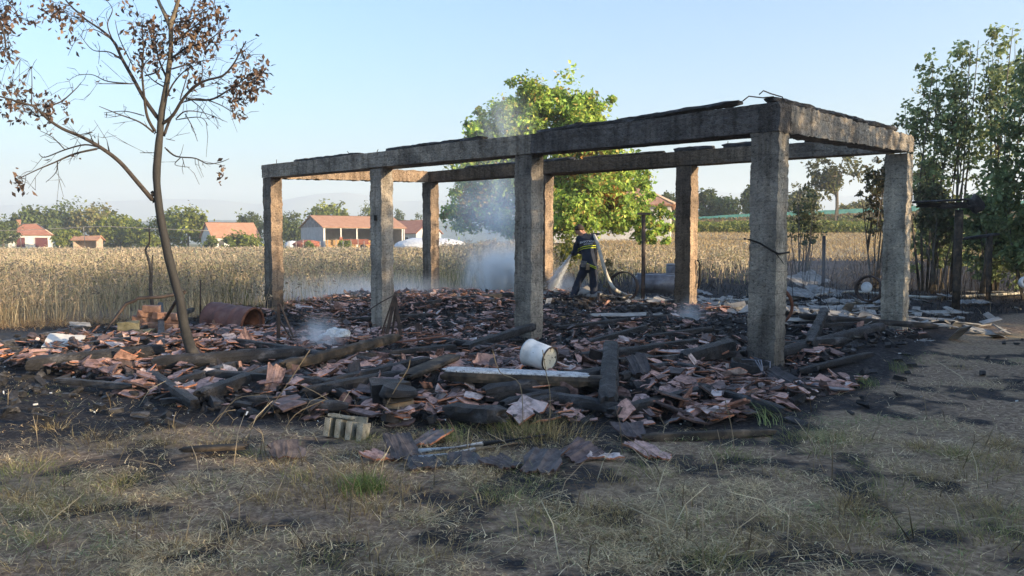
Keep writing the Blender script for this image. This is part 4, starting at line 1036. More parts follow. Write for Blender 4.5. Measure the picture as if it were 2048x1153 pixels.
g = Geo(); lathe(g, [(.03, .001), (.035, .10), (.0, .12), (-.03, .10), (-.03, .001)], Vector(wp)-Vector((.06, .02, -.03)), wa, 20); g.build('hub', M['bucket'], wt)
g = Geo()
for k in range(3):
    a_, b_ = frame_of(wa); th = k*2.1+.5; tubes(g, [Vector(wp), Vector(wp)+(a_*math.cos(th)+b_*math.sin(th))*.26], .016, 5)
g.build('spokes', M['iron'], wt)
rp_ = at(1571, 612, 11.6)
g = Geo(); lathe(g, [(-.05, .32), (.05, .32), (.05, .285), (-.05, .285), (-.05, .32)], rp_-Vector((.22, 0, 0)), (-.5, -1, 0), 36); g.thing('wheel_rim', M['rust'], 'rusty wheel rim half hidden behind the nearest column', 'rim')
p = at(2052, 565, 14.); g = Geo(); lathe(g, [(-.05, .06), (-.05, .11), (.05, .11), (.05, .06), (-.05, .06)], p, (-.3, -1, .2), 24); g.thing('white_ring', M['bucket'], 'white plastic ring cut by the right edge of the photo', 'ring')
p = gt(1960, 668); 

# T-shaped stakes
def tpost(px, ytop, ybase, Yd, r, label, cap=None, mat='rust', name='iron_post'):
    top = at(px, ytop, Yd); zb = Hz(top.x, top.y)
    t = thing(name, label, 'post', (top.x, top.y, zb))
    g = Geo(); tubes(g, [Vector((top.x, top.y, zb-.2)), Vector((top.x+.01, top.y, (zb+top.z)/2)), top], r, 8); g.build('shaft', M[mat], t)
    if cap:
        g = Geo(); box(g, top+Vector((0, 0, .02)), cap, .16, .05, rotm(.1), jit=.008); g.build('cap', M['charcoal'], t)
    return t
tpost(1287, 430, 585, 17.6, .045, 'rusty iron post with a small flat cap, right of the firefighter', .27, mat='iron')
tpost(1191, 470, 590, 18.6, .045, 'dark post standing right behind the firefighter', .19, mat='iron')
tpost(1648, 472, 560, 22.5, .05, 'bare dark post standing behind the pale heap', None, mat='iron')
tp = tpost(1918, 420, 622, 16.8, .085, 'stout wooden post on the right carrying a burnt roof panel', None, mat='scorched', name='wooden_post')
for k, (a, b, w, h) in enumerate([(((1830, 405)), (1925, 400), .5, .05), ((1880, 414), (1950, 413), .16, .08), ((1838, 412), (1930, 408), .10, .09)]):
    g = Geo(); add_timber(g, at(*a, 16.6+.1*k), at(*b, 16.9-.1*k), w, h, sharp=6, rough=.08); g.build('roof_panel' if k == 0 else 'rafter', M['charcoal'], tp)
g = Geo(); add_timber(g, at(1944, 397, 16.8), at(1960, 420, 16.8), .12, .3, sharp=5); g.build('panel_end', M['charcoal'], tp)
tp = tpost(1980, 472, 592, 18.5, .06, 'thinner wooden post at the far right with a charred plank on top', None, mat='scorched', name='wooden_post')
g = Geo(); add_timber(g, at(1930, 478, 18.3), at(1992, 469, 18.7), .2, .07, sharp=5); g.build('top_plank', M['charcoal'], tp)

# ------------------------------------------------------------------ THE FIREFIGHTER
FY = 16.5
M['suit'] = noisy('navy_turnout_cloth', [(.3, (.008, .012, .022)), (.6, (.016, .023, .042)), (.8, (.035, .043, .065))], 5, bs=22, bstr=.5, bdist=.02, rough=.8)
M['skin'] = noisy('skin', [(.3, (.36, .20, .14)), (.7, (.46, .27, .19))], 10, rough=.6)
M['hair'] = noisy('short_dark_hair', [(.3, (.02, .014, .01)), (.7, (.055, .04, .03))], 60, rough=.8)
M['boot'] = noisy('black_boot', [(.3, (.008, .008, .008)), (.7, (.03, .03, .03))], 8, rough=.6)
M['hivis'] = noisy('yellow_reflective_tape', [(.3, (.42, .50, .03)), (.7, (.62, .70, .06))], 10, rough=.5)
M['silver'] = noisy('silver_tape', [(.3, (.50, .52, .52)), (.7, (.7, .7, .7))], 10, rough=.4)
M['print'] = noisy('white_print', [(.3, (.72, .73, .74)), (.7, (.82, .82, .82))], 10, rough=.6)
M['pouch'] = noisy('grey_pouch', [(.3, (.05, .05, .055)), (.7, (.16, .16, .17))], 18, rough=.7)
ff = thing('person', 'firefighter in navy suit with yellow stripes seen from behind, spraying water from a hose', 'person', (at(1172, 600, FY).x, FY, at(1172, 602, FY).z))
J = {}
def jn(name, px, py, dy, rx, ry=None): J[name] = (at(px, py, FY+dy), rx, ry or rx)
jn('pelvis', 1179, 532, 0, .165, .15); jn('waist', 1177, 515, .01, .16, .14); jn('spine', 1175, 498, .03, .17, .14); jn('chest', 1173, 483, .06, .175, .13)
jn('neckb', 1171, 472, .09, .085, .075); jn('neck', 1166, 468, .13, .062); jn('skull0', 1161, 464, .16, .078); jn('skull1', 1158, 460.5, .19, .092); jn('skull2', 1157, 457.5, .19, .075)
jn('chin', 1153.5, 467, .22, .045); jn('nose', 1151.5, 463.2, .255, .022); jn('earR', 1162.5, 463, .12, .022); jn('earL', 1154.8, 462.5, .115, .02)
jn('shL', 1158, 480, .06, .095); jn('elL', 1150.5, 505, .12, .075); jn('foL', 1147, 507.5, .27, .06); jn('wrL', 1145.5, 505, .38, .043)
jn('shR', 1189, 479, .04, .095); jn('elR', 1189, 504, .22, .075); jn('foR', 1172, 507, .36, .06); jn('wrR', 1158, 504, .42, .043)
jn('hipL', 1170, 538, .03, .115); jn('kneeL', 1156, 566, .08, .088); jn('shinL', 1150, 582, .04, .085); jn('ankL', 1146, 594, .0, .075); jn('heelL', 1145.5, 602, -.02, .06); jn('toeL', 1139, 604, .16, .05)
jn('hipR', 1186, 538, -.02, .115); jn('kneeR', 1187, 567, .02, .09); jn('shinR', 1187, 583, -.02, .086); jn('ankR', 1187, 596, -.06, .075); jn('heelR', 1187, 604, -.08, .06); jn('toeR', 1182, 606, .13, .05)
Ed = [('pelvis', 'waist'), ('waist', 'spine'), ('spine', 'chest'), ('chest', 'neckb'), ('neckb', 'neck'), ('neck', 'skull0'), ('skull0', 'skull1'), ('skull1', 'skull2'), ('skull0', 'chin'), ('skull1', 'nose'), ('skull0', 'earR'), ('skull0', 'earL'),
      ('chest', 'shL'), ('shL', 'elL'), ('elL', 'foL'), ('foL', 'wrL'), ('chest', 'shR'), ('shR', 'elR'), ('elR', 'foR'), ('foR', 'wrR'),
      ('pelvis', 'hipL'), ('hipL', 'kneeL'), ('kneeL', 'shinL'), ('shinL', 'ankL'), ('ankL', 'heelL'), ('heelL', 'toeL'), ('pelvis', 'hipR'), ('hipR', 'kneeR'), ('kneeR', 'shinR'), ('shinR', 'ankR'), ('ankR', 'heelR'), ('heelR', 'toeR')]
NOZ0, NOZ1 = at(1158, 499, FY+.46), at(1143, 509, FY+.50)
nd_ = (NOZ1-NOZ0).normalized()
# hands: palm plus four unequal fingers curling round the nozzle, thumb from the side
for sd_, wr, f0_ in (('L', 'wrL', .75), ('R', 'wrR', .25)):
    w = J[wr][0]; gp_ = NOZ0.lerp(NOZ1, f0_); tow = (gp_-w); tow.normalize()
    pal = w+tow*.06; J['pal'+sd_] = (pal, .032, .028); Ed.append((wr, 'pal'+sd_))
    side = nd_; over = Vector((0, 0, 1))
    for k, ln in enumerate((.030, .036, .034, .026)):
        b0_ = pal+side*(.030-.021*k)+tow*.03; m_ = b0_+tow*.028+over*ln; e_ = m_+tow*.035-over*.022
        for nm, q, r_ in (('a', b0_, .0125), ('b', m_, .0105), ('c', e_, .009)): J[f'f{sd_}{k}{nm}'] = (q, r_, r_)
        Ed += [('pal'+sd_, f'f{sd_}{k}a'), (f'f{sd_}{k}a', f'f{sd_}{k}b'), (f'f{sd_}{k}b', f'f{sd_}{k}c')]
    t0_ = pal+side*.03-over*.02; t1_ = t0_+tow*.045-over*.02
    J['t'+sd_+'a'] = (t0_, .013, .013); J['t'+sd_+'b'] = (t1_, .0105, .0105); Ed += [('pal'+sd_, 't'+sd_+'a'), ('t'+sd_+'a', 't'+sd_+'b')]
names = list(J); idx = {n_: i for i, n_ in enumerate(names)}
me = bpy.data.meshes.new('body'); me.from_pydata([tuple(J[n_][0]-ff.location) for n_ in names], [(idx[a], idx[b]) for a, b in Ed], [])
tmp = bpy.data.objects.new('body', me); C.objects.link(tmp)
md = tmp.modifiers.new('skin', 'SKIN'); md.use_smooth_shade = True
for i, n_ in enumerate(names):
    sv = me.skin_vertices[0].data[i]; sv.radius = (J[n_][1], J[n_][2]); sv.use_root = (n_ == 'pelvis')
md2 = tmp.modifiers.new('sub', 'SUBSURF'); md2.levels = 2; md2.render_levels = 2
bpy.context.view_layer.update()
dg = bpy.context.evaluated_depsgraph_get()
me2 = bpy.data.meshes.new_from_object(tmp.evaluated_get(dg)); me2.name = 'body'
bpy.data.objects.remove(tmp)
body = bpy.data.objects.new('body', me2); C.objects.link(body); body.parent = ff
# folds in the cloth, materials by nearest joint
JP = np.array([tuple(J[n_][0]-ff.location) for n_ in names])
co = np.zeros(len(me2.vertices)*3, np.float32); me2.vertices.foreach_get('co', co); co = co.reshape(-1, 3)
near = np.argmin(((co[:, None]-JP[None])**2).sum(-1), 1)
part = np.array([('skin' if (n_ in ('neck', 'skull0', 'skull1', 'skull2', 'chin', 'nose', 'earR', 'earL') or n_[:2] in ('fL', 'fR', 'tL', 'tR') or n_[:3] == 'pal') else 'boot' if n_[:4] in ('heel', 'toeL', 'toeR') else 'suit') for n_ in names])
nrm = np.zeros_like(co).ravel(); me2.vertices.foreach_get('normal', nrm); nrm = nrm.reshape(-1, 3)
fold = (fbm(co[:, 0]*9+co[:, 2]*4, co[:, 2]*13+co[:, 1]*6, 3)-.5)*.035*(part[near] == 'suit')
hem = .03*np.exp(-((co[:, 2]-(J['pelvis'][0].z-ff.location.z-.02))/.05)**2)*(np.abs(co[:, 0]-(J['pelvis'][0].x-ff.location.x)) < .3)*(part[near] == 'suit')*(co[:, 2] > (J['pelvis'][0].z-ff.location.z-.06))
co = co+nrm*(fold+hem)[:, None]; me2.vertices.foreach_set('co', co.ravel()); me2.update()
for k in ('suit', 'skin', 'boot'): me2.materials.append(M[k])
mi = [{'suit': 0, 'skin': 1, 'boot': 2}[part[near[p_.vertices[0]]]] for p_ in me2.polygons]
me2.polygons.foreach_set('material_index', mi); me2.polygons.foreach_set('use_smooth', [True]*len(mi)); me2.update()
bv = BVHTree.FromPolygons([Vector(c)+ff.location for c in co], [list(p_.vertices) for p_ in me2.polygons])
def on_back(px, py, off):
    d = ray(px, py).normalized(); h = bv.ray_cast(Vector((0, 0, EYE)), d)
    return None if h[0] is None else h[0]-d*off
def band(name, pts, wpx, mat, off=.012, n=22, parent=ff):
    "a tape sewn on the jacket: laid on the back of the body along a line"
    V = []; F = []
    pts = np.array(pts, float); t = np.linspace(0, len(pts)-1, n)
    X_ = np.interp(t, range(len(pts)), pts[:, 0]); Y_ = np.interp(t, range(len(pts)), pts[:, 1])
    for k in range(n):
        a = on_back(X_[k], Y_[k]-wpx/2, off); b = on_back(X_[k], Y_[k]+wpx/2, off)
        if a is None or b is None: continue
        V += [a, b]
    for k in range(len(V)//2-1): F.append((2*k, 2*k+1, 2*k+3, 2*k+2))
    g = Geo(); g.add([tuple(v) for v in V], F, None, 0, True)
    o = g.build(name, M[mat], parent); sm_ = o.modifiers.new('thick', 'SOLIDIFY'); sm_.thickness = .004
    return o
band('stripe', [(1156, 499), (1166, 494), (1178, 492), (1192, 492)], 1.7, 'hivis')
band('stripe', [(1156, 503), (1166, 498), (1178, 496), (1192, 496)], 1.7, 'hivis')
band('stripe', [(1170, 525), (1180, 530), (1193, 535)], 1.7, 'hivis', .03)
band('stripe', [(1174, 530), (1183, 534), (1193, 538.5)], 1.6, 'hivis', .03)
def letters(txt, cx, cyp, hpx, sag):
    cu = bpy.data.curves.new('lettering', 'FONT'); cu.body = txt; cu.align_x = 'CENTER'; cu.size = 1; cu.resolution_u = 2
    to = bpy.data.objects.new('lettering', cu); C.objects.link(to); bpy.context.view_layer.update()
    m_ = bpy.data.meshes.new_from_object(to.evaluated_get(bpy.context.evaluated_depsgraph_get())); bpy.data.objects.remove(to)
    bm = bmesh.new(); bm.from_mesh(m_); bmesh.ops.triangulate(bm, faces=bm.faces[:]); ok_ = True
    for v in bm.verts:
        ppx = cx+v.co.x*hpx*1.25; ppy = cyp-v.co.y*hpx/.7+sag*((ppx-cx)/14)**2-(ppx-cx)*.10
        q = on_back(ppx, ppy, .016) or at(ppx, ppy, FY-.12)
        v.co = q-ff.location
    bm.to_mesh(m_); bm.free(); m_.materials.clear(); m_.materials.append(M['print']); m_.name = 'lettering'
    o = bpy.data.objects.new('lettering', m_); C.objects.link(o); o.parent = ff
letters('ВАТРОГАСЦИ', 1175, 485.2, 3.6, .9)
letters('КОЧАНИ', 1176.5, 490.0, 3.3, .4)
# hair cap, belt pouch
g = Geo(); hc = J['skull1'][0]+Vector((.005, -.01, .028))
bm = bmesh.new(); bmesh.ops.create_icosphere(bm, subdivisions=3, radius=1)
V = np.array([v.co[:] for v in bm.verts]); F = np.array([[v.index for v in f.verts] for f in bm.faces]); bm.free()
V = V*np.array([.100, .112, .098])*(1+.05*(fbm(V[:, 0]*6, V[:, 1]*6+V[:, 2]*5, 2)-.5))[:, None]
keepv = (V[:, 2] > -.045) & ~((V[:, 1] > .04) & (V[:, 2] < .03)); fk = keepv[F].all(1)
g.add(V+np.array(hc), F[fk], None, 0, True); o = g.build('hair', M['hair'], ff); o.modifiers.new('thick', 'SOLIDIFY').thickness = .01
g = Geo(); q = on_back(1168, 529, .05); box(g, q, .13, .07, .13, rotm(.4, .1), jit=.015); g.build('pouch', M['pouch'], ff)
g = Geo(); q = on_back(1176, 534, .05); box(g, q, .07, .05, .12, rotm(-.2, .2), jit=.012); g.build('glove', M['wood'], ff)

# hose with nozzle
hs = thing('fire_hose', 'pale canvas fire hose running over the firefighter\'s right shoulder and across the debris', 'hose', tuple(gt(1252, 594)))
g = Geo(); tubes(g, [NOZ0-nd_*.10, NOZ0, NOZ0.lerp(NOZ1, .6), NOZ1], [.034, .032, .028, .024], 12); g.build('nozzle', M['iron'], hs)
def spline(pts, n=8):
    pts = [Vector(p) for p in pts]; out = []
    for i in range(len(pts)-1):
        p0, p1, p2, p3 = pts[max(i-1, 0)], pts[i], pts[i+1], pts[min(i+2, len(pts)-1)]
        for k in range(n):
            t = k/n; out.append(.5*((2*p1)+(p2-p0)*t+(2*p0-5*p1+4*p2-p3)*t*t+(3*p1-p0-3*p2+p3)*t**3))
    return out+[pts[-1]]
sh = on_back(1187, 474, 0) or at(1187, 474, FY)
hp_ = [NOZ0-nd_*.08, at(1166, 494, FY+.42), at(1180, 482, FY+.33), at(1187, 473.5, FY+.16), at(1189, 472.5, FY+.0), at(1194, 484, FY-.16), at(1200, 505, FY-.24), at(1208, 535, FY-.25), at(1219, 563, FY-.2), at(1232, 581, FY-.1)]
gnd = [(1252, 594), (1275, 602), (1310, 607), (1350, 608), (1400, 604), (1450, 605), (1492, 607), (1540, 606), (1585, 601), (1640, 594), (1700, 588), (1760, 592), (1860, 600), (1960, 596), (2060, 590)]
for (a, b) in gnd: q = gt(a, b); hp_.append(Vector((q.x, q.y, Hz(q.x, q.y)+.06)))
g = Geo(); tubes(g, spline(hp_, 6), .037, 10); g.build('hose_line', M['hose'], hs)

# spray: a narrow cone of droplets and streaks from the nozzle into the smoke
def mk_water():
    m, t, b = new_mat('water_spray')
    b.inputs['Base Color'].default_value = (.93, .96, .98, 1); b.inputs['Roughness'].default_value = .2; b.inputs['IOR'].default_value = 1.33
    tr = nd(t, 'ShaderNodeBsdfTranslucent'); tr.inputs[0].default_value = (.95, .97, 1, 1); mx = nd(t, 'ShaderNodeMixShader'); mx.inputs[0].default_value = .5
    t.links.new(b.outputs[0], mx.inputs[1]); t.links.new(tr.outputs[0], mx.inputs[2]); t.links.new(mx.outputs[0], t.nodes['Material Output'].inputs[0])
    return m
M['water'] = mk_water()
g = Geo(); rs = np.random.RandomState(31)
tgt = at(1090, 592, FY+1.5); D = tgt-NOZ1; Ln = D.length; dn = D.normalized(); a_, b_ = frame_of(dn)
V = []; F = []
for k in range(17000):
    t = rs.rand()**.8; th = rs.uniform(0, 6.28); r0 = abs(rs.normal(0, .42)); cone = .008+.24*t
    p = NOZ1+D*t+(a_*math.cos(th)+b_*math.sin(th))*r0*cone-Vector((0, 0, .10*t*t))
    dr = (dn+(a_*math.cos(th)+b_*math.sin(th))*r0*.2).normalized(); l = rs.uniform(.02, .10); w = rs.uniform(.0015, .0045)
    c1 = dr.cross(Vector((rs.normal(), rs.normal(), rs.normal()))).normalized(); c2 = dr.cross(c1)
    i0 = len(V); V += [p, p+dr*l*.5+c1*w, p+dr*l*.5-c1*w*.5+c2*w*.87, p+dr*l*.5-c1*w*.5-c2*w*.87, p+dr*l]
    F += [(i0, i0+2, i0+1), (i0, i0+3, i0+2), (i0, i0+1, i0+3), (i0+4, i0+1, i0+2), (i0+4, i0+2, i0+3), (i0+4, i0+3, i0+1)]
g.add([tuple(v) for v in V], F)
tag(g.build('water_spray', M['water']), 'white fan of water spraying down from the hose nozzle', 'water', kind='stuff')

# ------------------------------------------------------------------ THE SCORCHED TREE (left)
TY = 9.05
M['scorched_bark'] = None
def mk_sbark():
    m, t, b = new_mat('scorched_bark'); v = coord(t)
    sp = nd(t, 'ShaderNodeSeparateXYZ'); t.links.new(v, sp.inputs[0])
    n = noise_node(t, v, 12, 5); f = mth(t, 'ADD', sp.outputs[2], mth(t, 'MULTIPLY', n, .9))
    sc_ = ramp(t, mth(t, 'DIVIDE', f, 4.5), [(.10, (.07, .062, .052)), (.2, (.018, .018, .018)), (.6, (.022, .021, .021)), (.8, (.05, .044, .036)), (1, (.16, .13, .09))])  # scorch by height; lower trunk darkened as if shaded, top tan as if sunlit
    t.links.new(mixc(t, .5, sc_, ramp(t, noise_node(t, v, 40, 4), [(.3, (.5, .5, .5)), (.7, (1.4, 1.4, 1.4))]), 'MULTIPLY'), b.inputs['Base Color'])
    b.inputs['Roughness'].default_value = .8; bump(t, b, noise_node(t, v, 45, 4), .5, .008); return m
M['scorched_bark'] = mk_sbark()
M['twig'] = noisy('scorched_twig', [(.3, (.025, .021, .021)), (.7, (.065, .052, .044))], 20, rough=.8)
rt = at(405, 735, TY); bt_ = thing('scorched_tree', 'slender scorched tree with bare twigs and browned curled leaves, left of the ruin', 'tree', (rt.x, TY, Hz(rt.x, TY)))
g = Geo()
tr = [((412, 748), 20), ((397, 728), 17), ((380, 695), 13.5), ((368, 650), 12), ((360, 600), 11.5), ((348, 555), 11), ((334, 500), 10.5), ((322, 440), 10), ((316, 390), 9.6), ((313, 345), 9.4), ((316, 305), 9.2), ((321, 260), 8.4), ((324, 222), 7.4), ((334, 165), 6.4), ((341, 110), 5.8), ((342, 60), 5.2), ((341, 46), 5)]
sp_ = spline([at(*p, TY) for p, r in tr], 4); rr_ = np.interp(np.linspace(0, len(tr)-1, len(sp_)), range(len(tr)), [r*.78 for p, r in tr])*TY/FOC
tubes(g, sp_, list(rr_), 12)
tubes(g, [at(397, 728, TY), at(425, 741, TY-.1), at(455, 748, TY-.2)], [.085, .06, .02], 8)
tubes(g, spline([at(341, 52, TY), at(330, 30, TY+.05), at(318, 5, TY+.1), at(308, -30, TY+.15)]), list(np.linspace(.028, .015, 25)), 7)
tubes(g, spline([at(341, 52, TY), at(349, 28, TY), at(357, 0, TY-.05), at(366, -40, TY-.1)]), list(np.linspace(.030, .018, 25)), 7)
tubes(g, [at(309, 390, TY), at(303, 384, TY)], [.04, .02], 6)
for q_ in range(len(g.V)):
    v_ = g.V[q_]; g.V[q_] = (v_+.016*np.stack([fbm(v_[:, 2]*6, v_[:, 0]*9+v_[:, 1]*9, 3)-.5, fbm(v_[:, 2]*6+9, v_[:, 0]*9+3, 3)-.5, 0*v_[:, 0]], -1)).astype(np.float32)
g.build('trunk', M['scorched_bark'], bt_)
rs = np.random.RandomState(77)
def twig_tree(lst, mat_parent, Y0, twn=5, twl=.35, seed=1, name='branch'):
    """branches given as pixel polylines at a depth, each with side twigs; returns tip points"""
    rs = np.random.RandomState(seed); tips = []
    for (pts, r0, dy) in lst:
        n = len(pts); P = [at(p[0], p[1], Y0+dy*k/(n-1)) for k, p in enumerate(pts)]
        sp = spline(P, 5); g = Geo()
        rad = np.linspace(r0, max(.0028, r0*.28), len(sp)); tubes(g, sp, list(rad), 6)
        L = sum((sp[i+1]-sp[i]).length for i in range(len(sp)-1))
        for q in range(int(twn*L)+1):
            i = rs.randint(int(len(sp)*.2), len(sp)-1); d = (sp[i+1]-sp[i]).normalized()
            side = Vector(rs.normal(size=3)); side = (side-d*side.dot(d)).normalized()
            ln = twl*rs.uniform(.3, 1.1); dr = (d*.75+side*.75+Vector((0, 0, .10))).normalized()
            e1 = sp[i]+dr*ln*.5+Vector(rs.normal(size=3))*.02; e2 = e1+(dr+Vector(rs.normal(size=3))*.25)*ln*.5
            tubes(g, [sp[i], e1, e2], [max(.003, rad[i]*.45), .003, .0018], 4); tips += [tuple(e2), tuple(e1)]
            if rs.rand() < .5:
                e3 = e1+(dr+Vector(rs.normal(size=3))*.6)*ln*.4; tubes(g, [e1, e3], [.0026, .0016], 4); tips.append(tuple(e3))
        tips.append(tuple(sp[-1]))
        g.build(name, M['twig'], mat_parent)
    return tips
BR = [
 ([(309, 405), (275, 365), (240, 325), (205, 298), (165, 275), (125, 258), (95, 238), (70, 215), (40, 205), (-20, 188)], .030, -.7),
 ([(202, 296), (170, 290), (130, 300), (90, 315), (78, 308)], .012, .2), ([(200, 297), (150, 308), (110, 325), (70, 342), (30, 362)], .014, -.3),
 ([(115, 325), (112, 345), (92, 365)], .007, .1), ([(130, 300), (105, 275), (80, 262)], .007, .1), ([(85, 213), (120, 205), (150, 180), (163, 165)], .011, .2), ([(63, 210), (64, 170), (63, 133)], .008, 0),
 ([(160, 270), (185, 265), (140, 280)], .006, .1),
 ([(318, 240), (290, 200), (265, 155), (245, 120), (228, 85), (205, 62), (170, 38), (135, 5), (120, -20)], .024, .6),
 ([(312, 266), (295, 235), (288, 190), (284, 140), (287, 95), (283, 50)], .018, -.4), ([(310, 268), (280, 245), (235, 228), (198, 213)], .012, -.3), ([(288, 232), (250, 223), (208, 226)], .008, .2),
 ([(262, 168), (215, 163), (185, 150), (156, 150)], .009, .2), ([(270, 168), (225, 168), (190, 168)], .008, -.2), ([(290, 152), (312, 145), (325, 130), (334, 112)], .010, -.1),
 ([(250, 125), (220, 105), (185, 100), (160, 70)], .010, .2), ([(228, 88), (215, 50), (225, 20), (212, 0)], .009, .2), ([(270, 140), (240, 80), (230, 40)], .008, .3), ([(225, 80), (190, 60), (165, 62)], .008, -.2),
 ([(322, 250), (345, 232), (365, 200), (385, 178), (410, 162), (445, 152), (466, 130), (480, 105), (492, 83)], .020, -.5), ([(470, 128), (485, 122), (500, 114)], .006, 0),
 ([(328, 272), (340, 240), (358, 212), (380, 180), (402, 160), (405, 130)], .018, .5), ([(372, 198), (420, 200), (455, 182), (480, 165), (500, 150), (525, 140)], .014, .2),
 ([(365, 205), (400, 198), (440, 210), (470, 228), (490, 235)], .010, .3), ([(352, 238), (372, 223), (410, 227), (455, 245)], .010, .2), ([(370, 228), (385, 255), (395, 283)], .007, .1), ([(352, 240), (400, 235), (416, 252)], .007, -.2),
 ([(375, 195), (400, 215), (418, 240)], .007, -.2), ([(360, 200), (372, 160), (380, 130)], .008, .2),
 ([(330, 296), (352, 313), (390, 317), (415, 328), (440, 325), (458, 318)], .011, -.2), ([(362, 315), (350, 330), (380, 335)], .006, .1), ([(365, 317), (370, 336)], .005, 0), ([(308, 306), (280, 306)], .007, 0), ([(332, 278), (350, 282)], .006, 0),
 ([(335, 160), (318, 120), (310, 80), (300, 40)], .014, .3), ([(340, 120), (375, 95), (410, 85), (445, 60)], .014, -.3), ([(342, 90), (380, 60), (420, 30), (430, 0)], .014, .3), ([(339, 140), (390, 125), (430, 120)], .011, .2), ([(346, 45), (380, 40), (410, 20)], .010, -.2),
 ([(325, 215), (345, 170), (372, 140), (395, 130)], .012, -.2), ([(330, 175), (305, 160), (275, 130)], .010, .2)]
tips = twig_tree(BR, bt_, TY, 6, .32, 5)
def brown_leaves(clusters, n_per_tip, tips, parent, Y0, seed, pal, size=.035):
    rs = np.random.RandomState(seed); P = []; g = Geo()
    for (cx, cyp, rx, ry, n) in clusters:
        for k in range(n//11):
            # a drooping spray of leaves on its own thin stalk, hung from the nearest twig
            c = at(cx+rs.normal()*rx*.5, cyp+rs.normal()*ry*.5, Y0+rs.normal()*.22)
            T = np.array(tips); j = np.argmin(((T-np.array(c))**2).sum(1)); a = Vector(T[j])
            if (a-c).length < .75: tubes(g, [a, a.lerp(c, .5)+Vector((0, 0, .03)), c], [.0028, .0022, .0014], 4)
            for q in range(5): P.append(np.array(c)+rs.normal(size=3)*np.array([.035, .035, .05])+np.array([0, 0, -.03*q]))
    T = np.array(tips); ext = T[rs.rand(len(T)) < n_per_tip]
    P = np.concatenate([np.array(P), ext+rs.normal(size=ext.shape)*.02])
    V, F = leaf_quads(P, size*(.6+.8*rs.rand(len(P))), None, 1.9, droop=1.2, rs=rs); gl = Geo(); gl.add(V, F, rep4(pick_cols(len(P), pal, rs)))
    if g.V: g.build('stalks', M['twig'], parent)['kind'] = 'stuff'
    gl.build('leaves', M['dry'], parent)
PAL_BROWN = [(.15, .10, .075, 3), (.10, .07, .055, 3), (.22, .15, .10, 1.5), (.05, .04, .038, 2.5)]
brown_leaves([(300, 75, 26, 50, 420), (277, 110, 12, 22, 120), (370, 50, 55, 55, 520), (415, 20, 30, 40, 300), (365, 70, 50, 40, 240), (425, 65, 40, 35, 200), (395, 120, 40, 30, 130), (255, 8, 14, 14, 60), (258, 55, 10, 25, 40),
    (495, 160, 36, 34, 420), (520, 140, 18, 26, 160), (470, 195, 18, 30, 180), (455, 160, 20, 15, 60), (480, 92, 22, 14, 50), (115, 15, 30, 30, 240), (140, 45, 20, 25, 90), (85, 210, 45, 28, 260), (20, 190, 30, 40, 200), (55, 175, 25, 20, 70), (45, 222, 40, 14, 60), (35, 360, 14, 14, 70), (445, 335, 7, 22, 40), (125, 190, 10, 8, 16), (400, 145, 30, 20, 70), (215, 90, 60, 40, 40), (290, 100, 40, 60, 80)],
    .05, tips, bt_, TY, 8, PAL_BROWN)
# branch of a second tree reaching in at the top left
nb = thing('scorched_tree', 'second scorched tree, only a hanging branch with curled leaves seen at top left corner', 'tree', (at(-320, 760, 8.2).x, 8.2, Hz(at(-320, 760, 8.2).x, 8.2)))
g = Geo(); tubes(g, spline([at(-320, 780, 8.2), at(-315, 500, 8.2), at(-290, 250, 8.2), at(-260, 0, 8.2), at(-250, -150, 8.2)]), list(np.linspace(.10, .04, 33)), 9); g.build('trunk', M['scorched_bark'], nb)
t2 = twig_tree([([(-275, 60), (-180, -20), (-90, -30), (-30, 10), (5, 60), (12, 105)], .025, -.5), ([(-60, -15), (0, -10), (30, 20), (38, 40)], .010, .1), ([(-20, 20), (-5, 70), (0, 100)], .008, 0), ([(-272, 200), (-150, 165), (-60, 160), (-10, 150)], .016, -.3)], nb, 8.2, 9, .3, 9)
brown_leaves([(10, 35, 30, 35, 330), (12, 90, 12, 18, 80), (-30, 20, 40, 30, 150), (-20, 150, 24, 20, 60)], .3, t2, nb, 8.0, 12, [(.09, .06, .05, 3), (.14, .10, .08, 2), (.05, .04, .035, 2)])
# burnt saplings
sp1 = thing('burnt_sapling', 'thin blackened sapling standing behind the brick heap', 'sapling', tuple(gt(303, 645)))
g = Geo()
for pts, r0 in [([(309, 640), (301, 580), (302, 545), (297, 520), (291, 500), (299, 485), (298, 455)], .035), ([(302, 550), (304, 530), (305, 510)], .022), ([(301, 582), (295, 578)], .015)]:
    P = spline([at(*p, 13.0) for p in pts], 4); tubes(g, P, list(np.linspace(r0, r0*.3, len(P))), 7)
g.build('stem', M['charcoal'], sp1)

# ------------------------------------------------------------------ LIVING TREES
def at_px(px, py, Yd): return at(px, py, Yd)
def px_tree(name, label, px, ytop, Yd, wpx, leaf, nclump, per, palette, trunk_r, squash=1., cat='tree', group=None, low=.3, **k):
    "tree whose crown is wpx pixels wide and reaches ytop, standing Yd metres away"
    c = at(px, ytop, Yd); zb = Hz(c.x, c.y); H_ = c.z-zb; w = wpx/FOC*Yd
    rs = np.random.RandomState(int(px*13+Yd) % 9999)
    zc0 = H_*low
    bl = [(0, 0, (H_+zc0)/2, w*.42, w*.42, (H_-zc0)/2*.98, 3)]
    for q in range(4):
        a = rs.uniform(0, 6.28); bl.append((math.cos(a)*w*.24, math.sin(a)*w*.24, zc0+(H_-zc0)*rs.uniform(.35, .72), w*.27, w*.27, (H_-zc0)*.26, 1))
    return tree(name, label, c.x, c.y, bl, leaf, nclump, per, palette, trunk_r, cat, group, zb, **k)

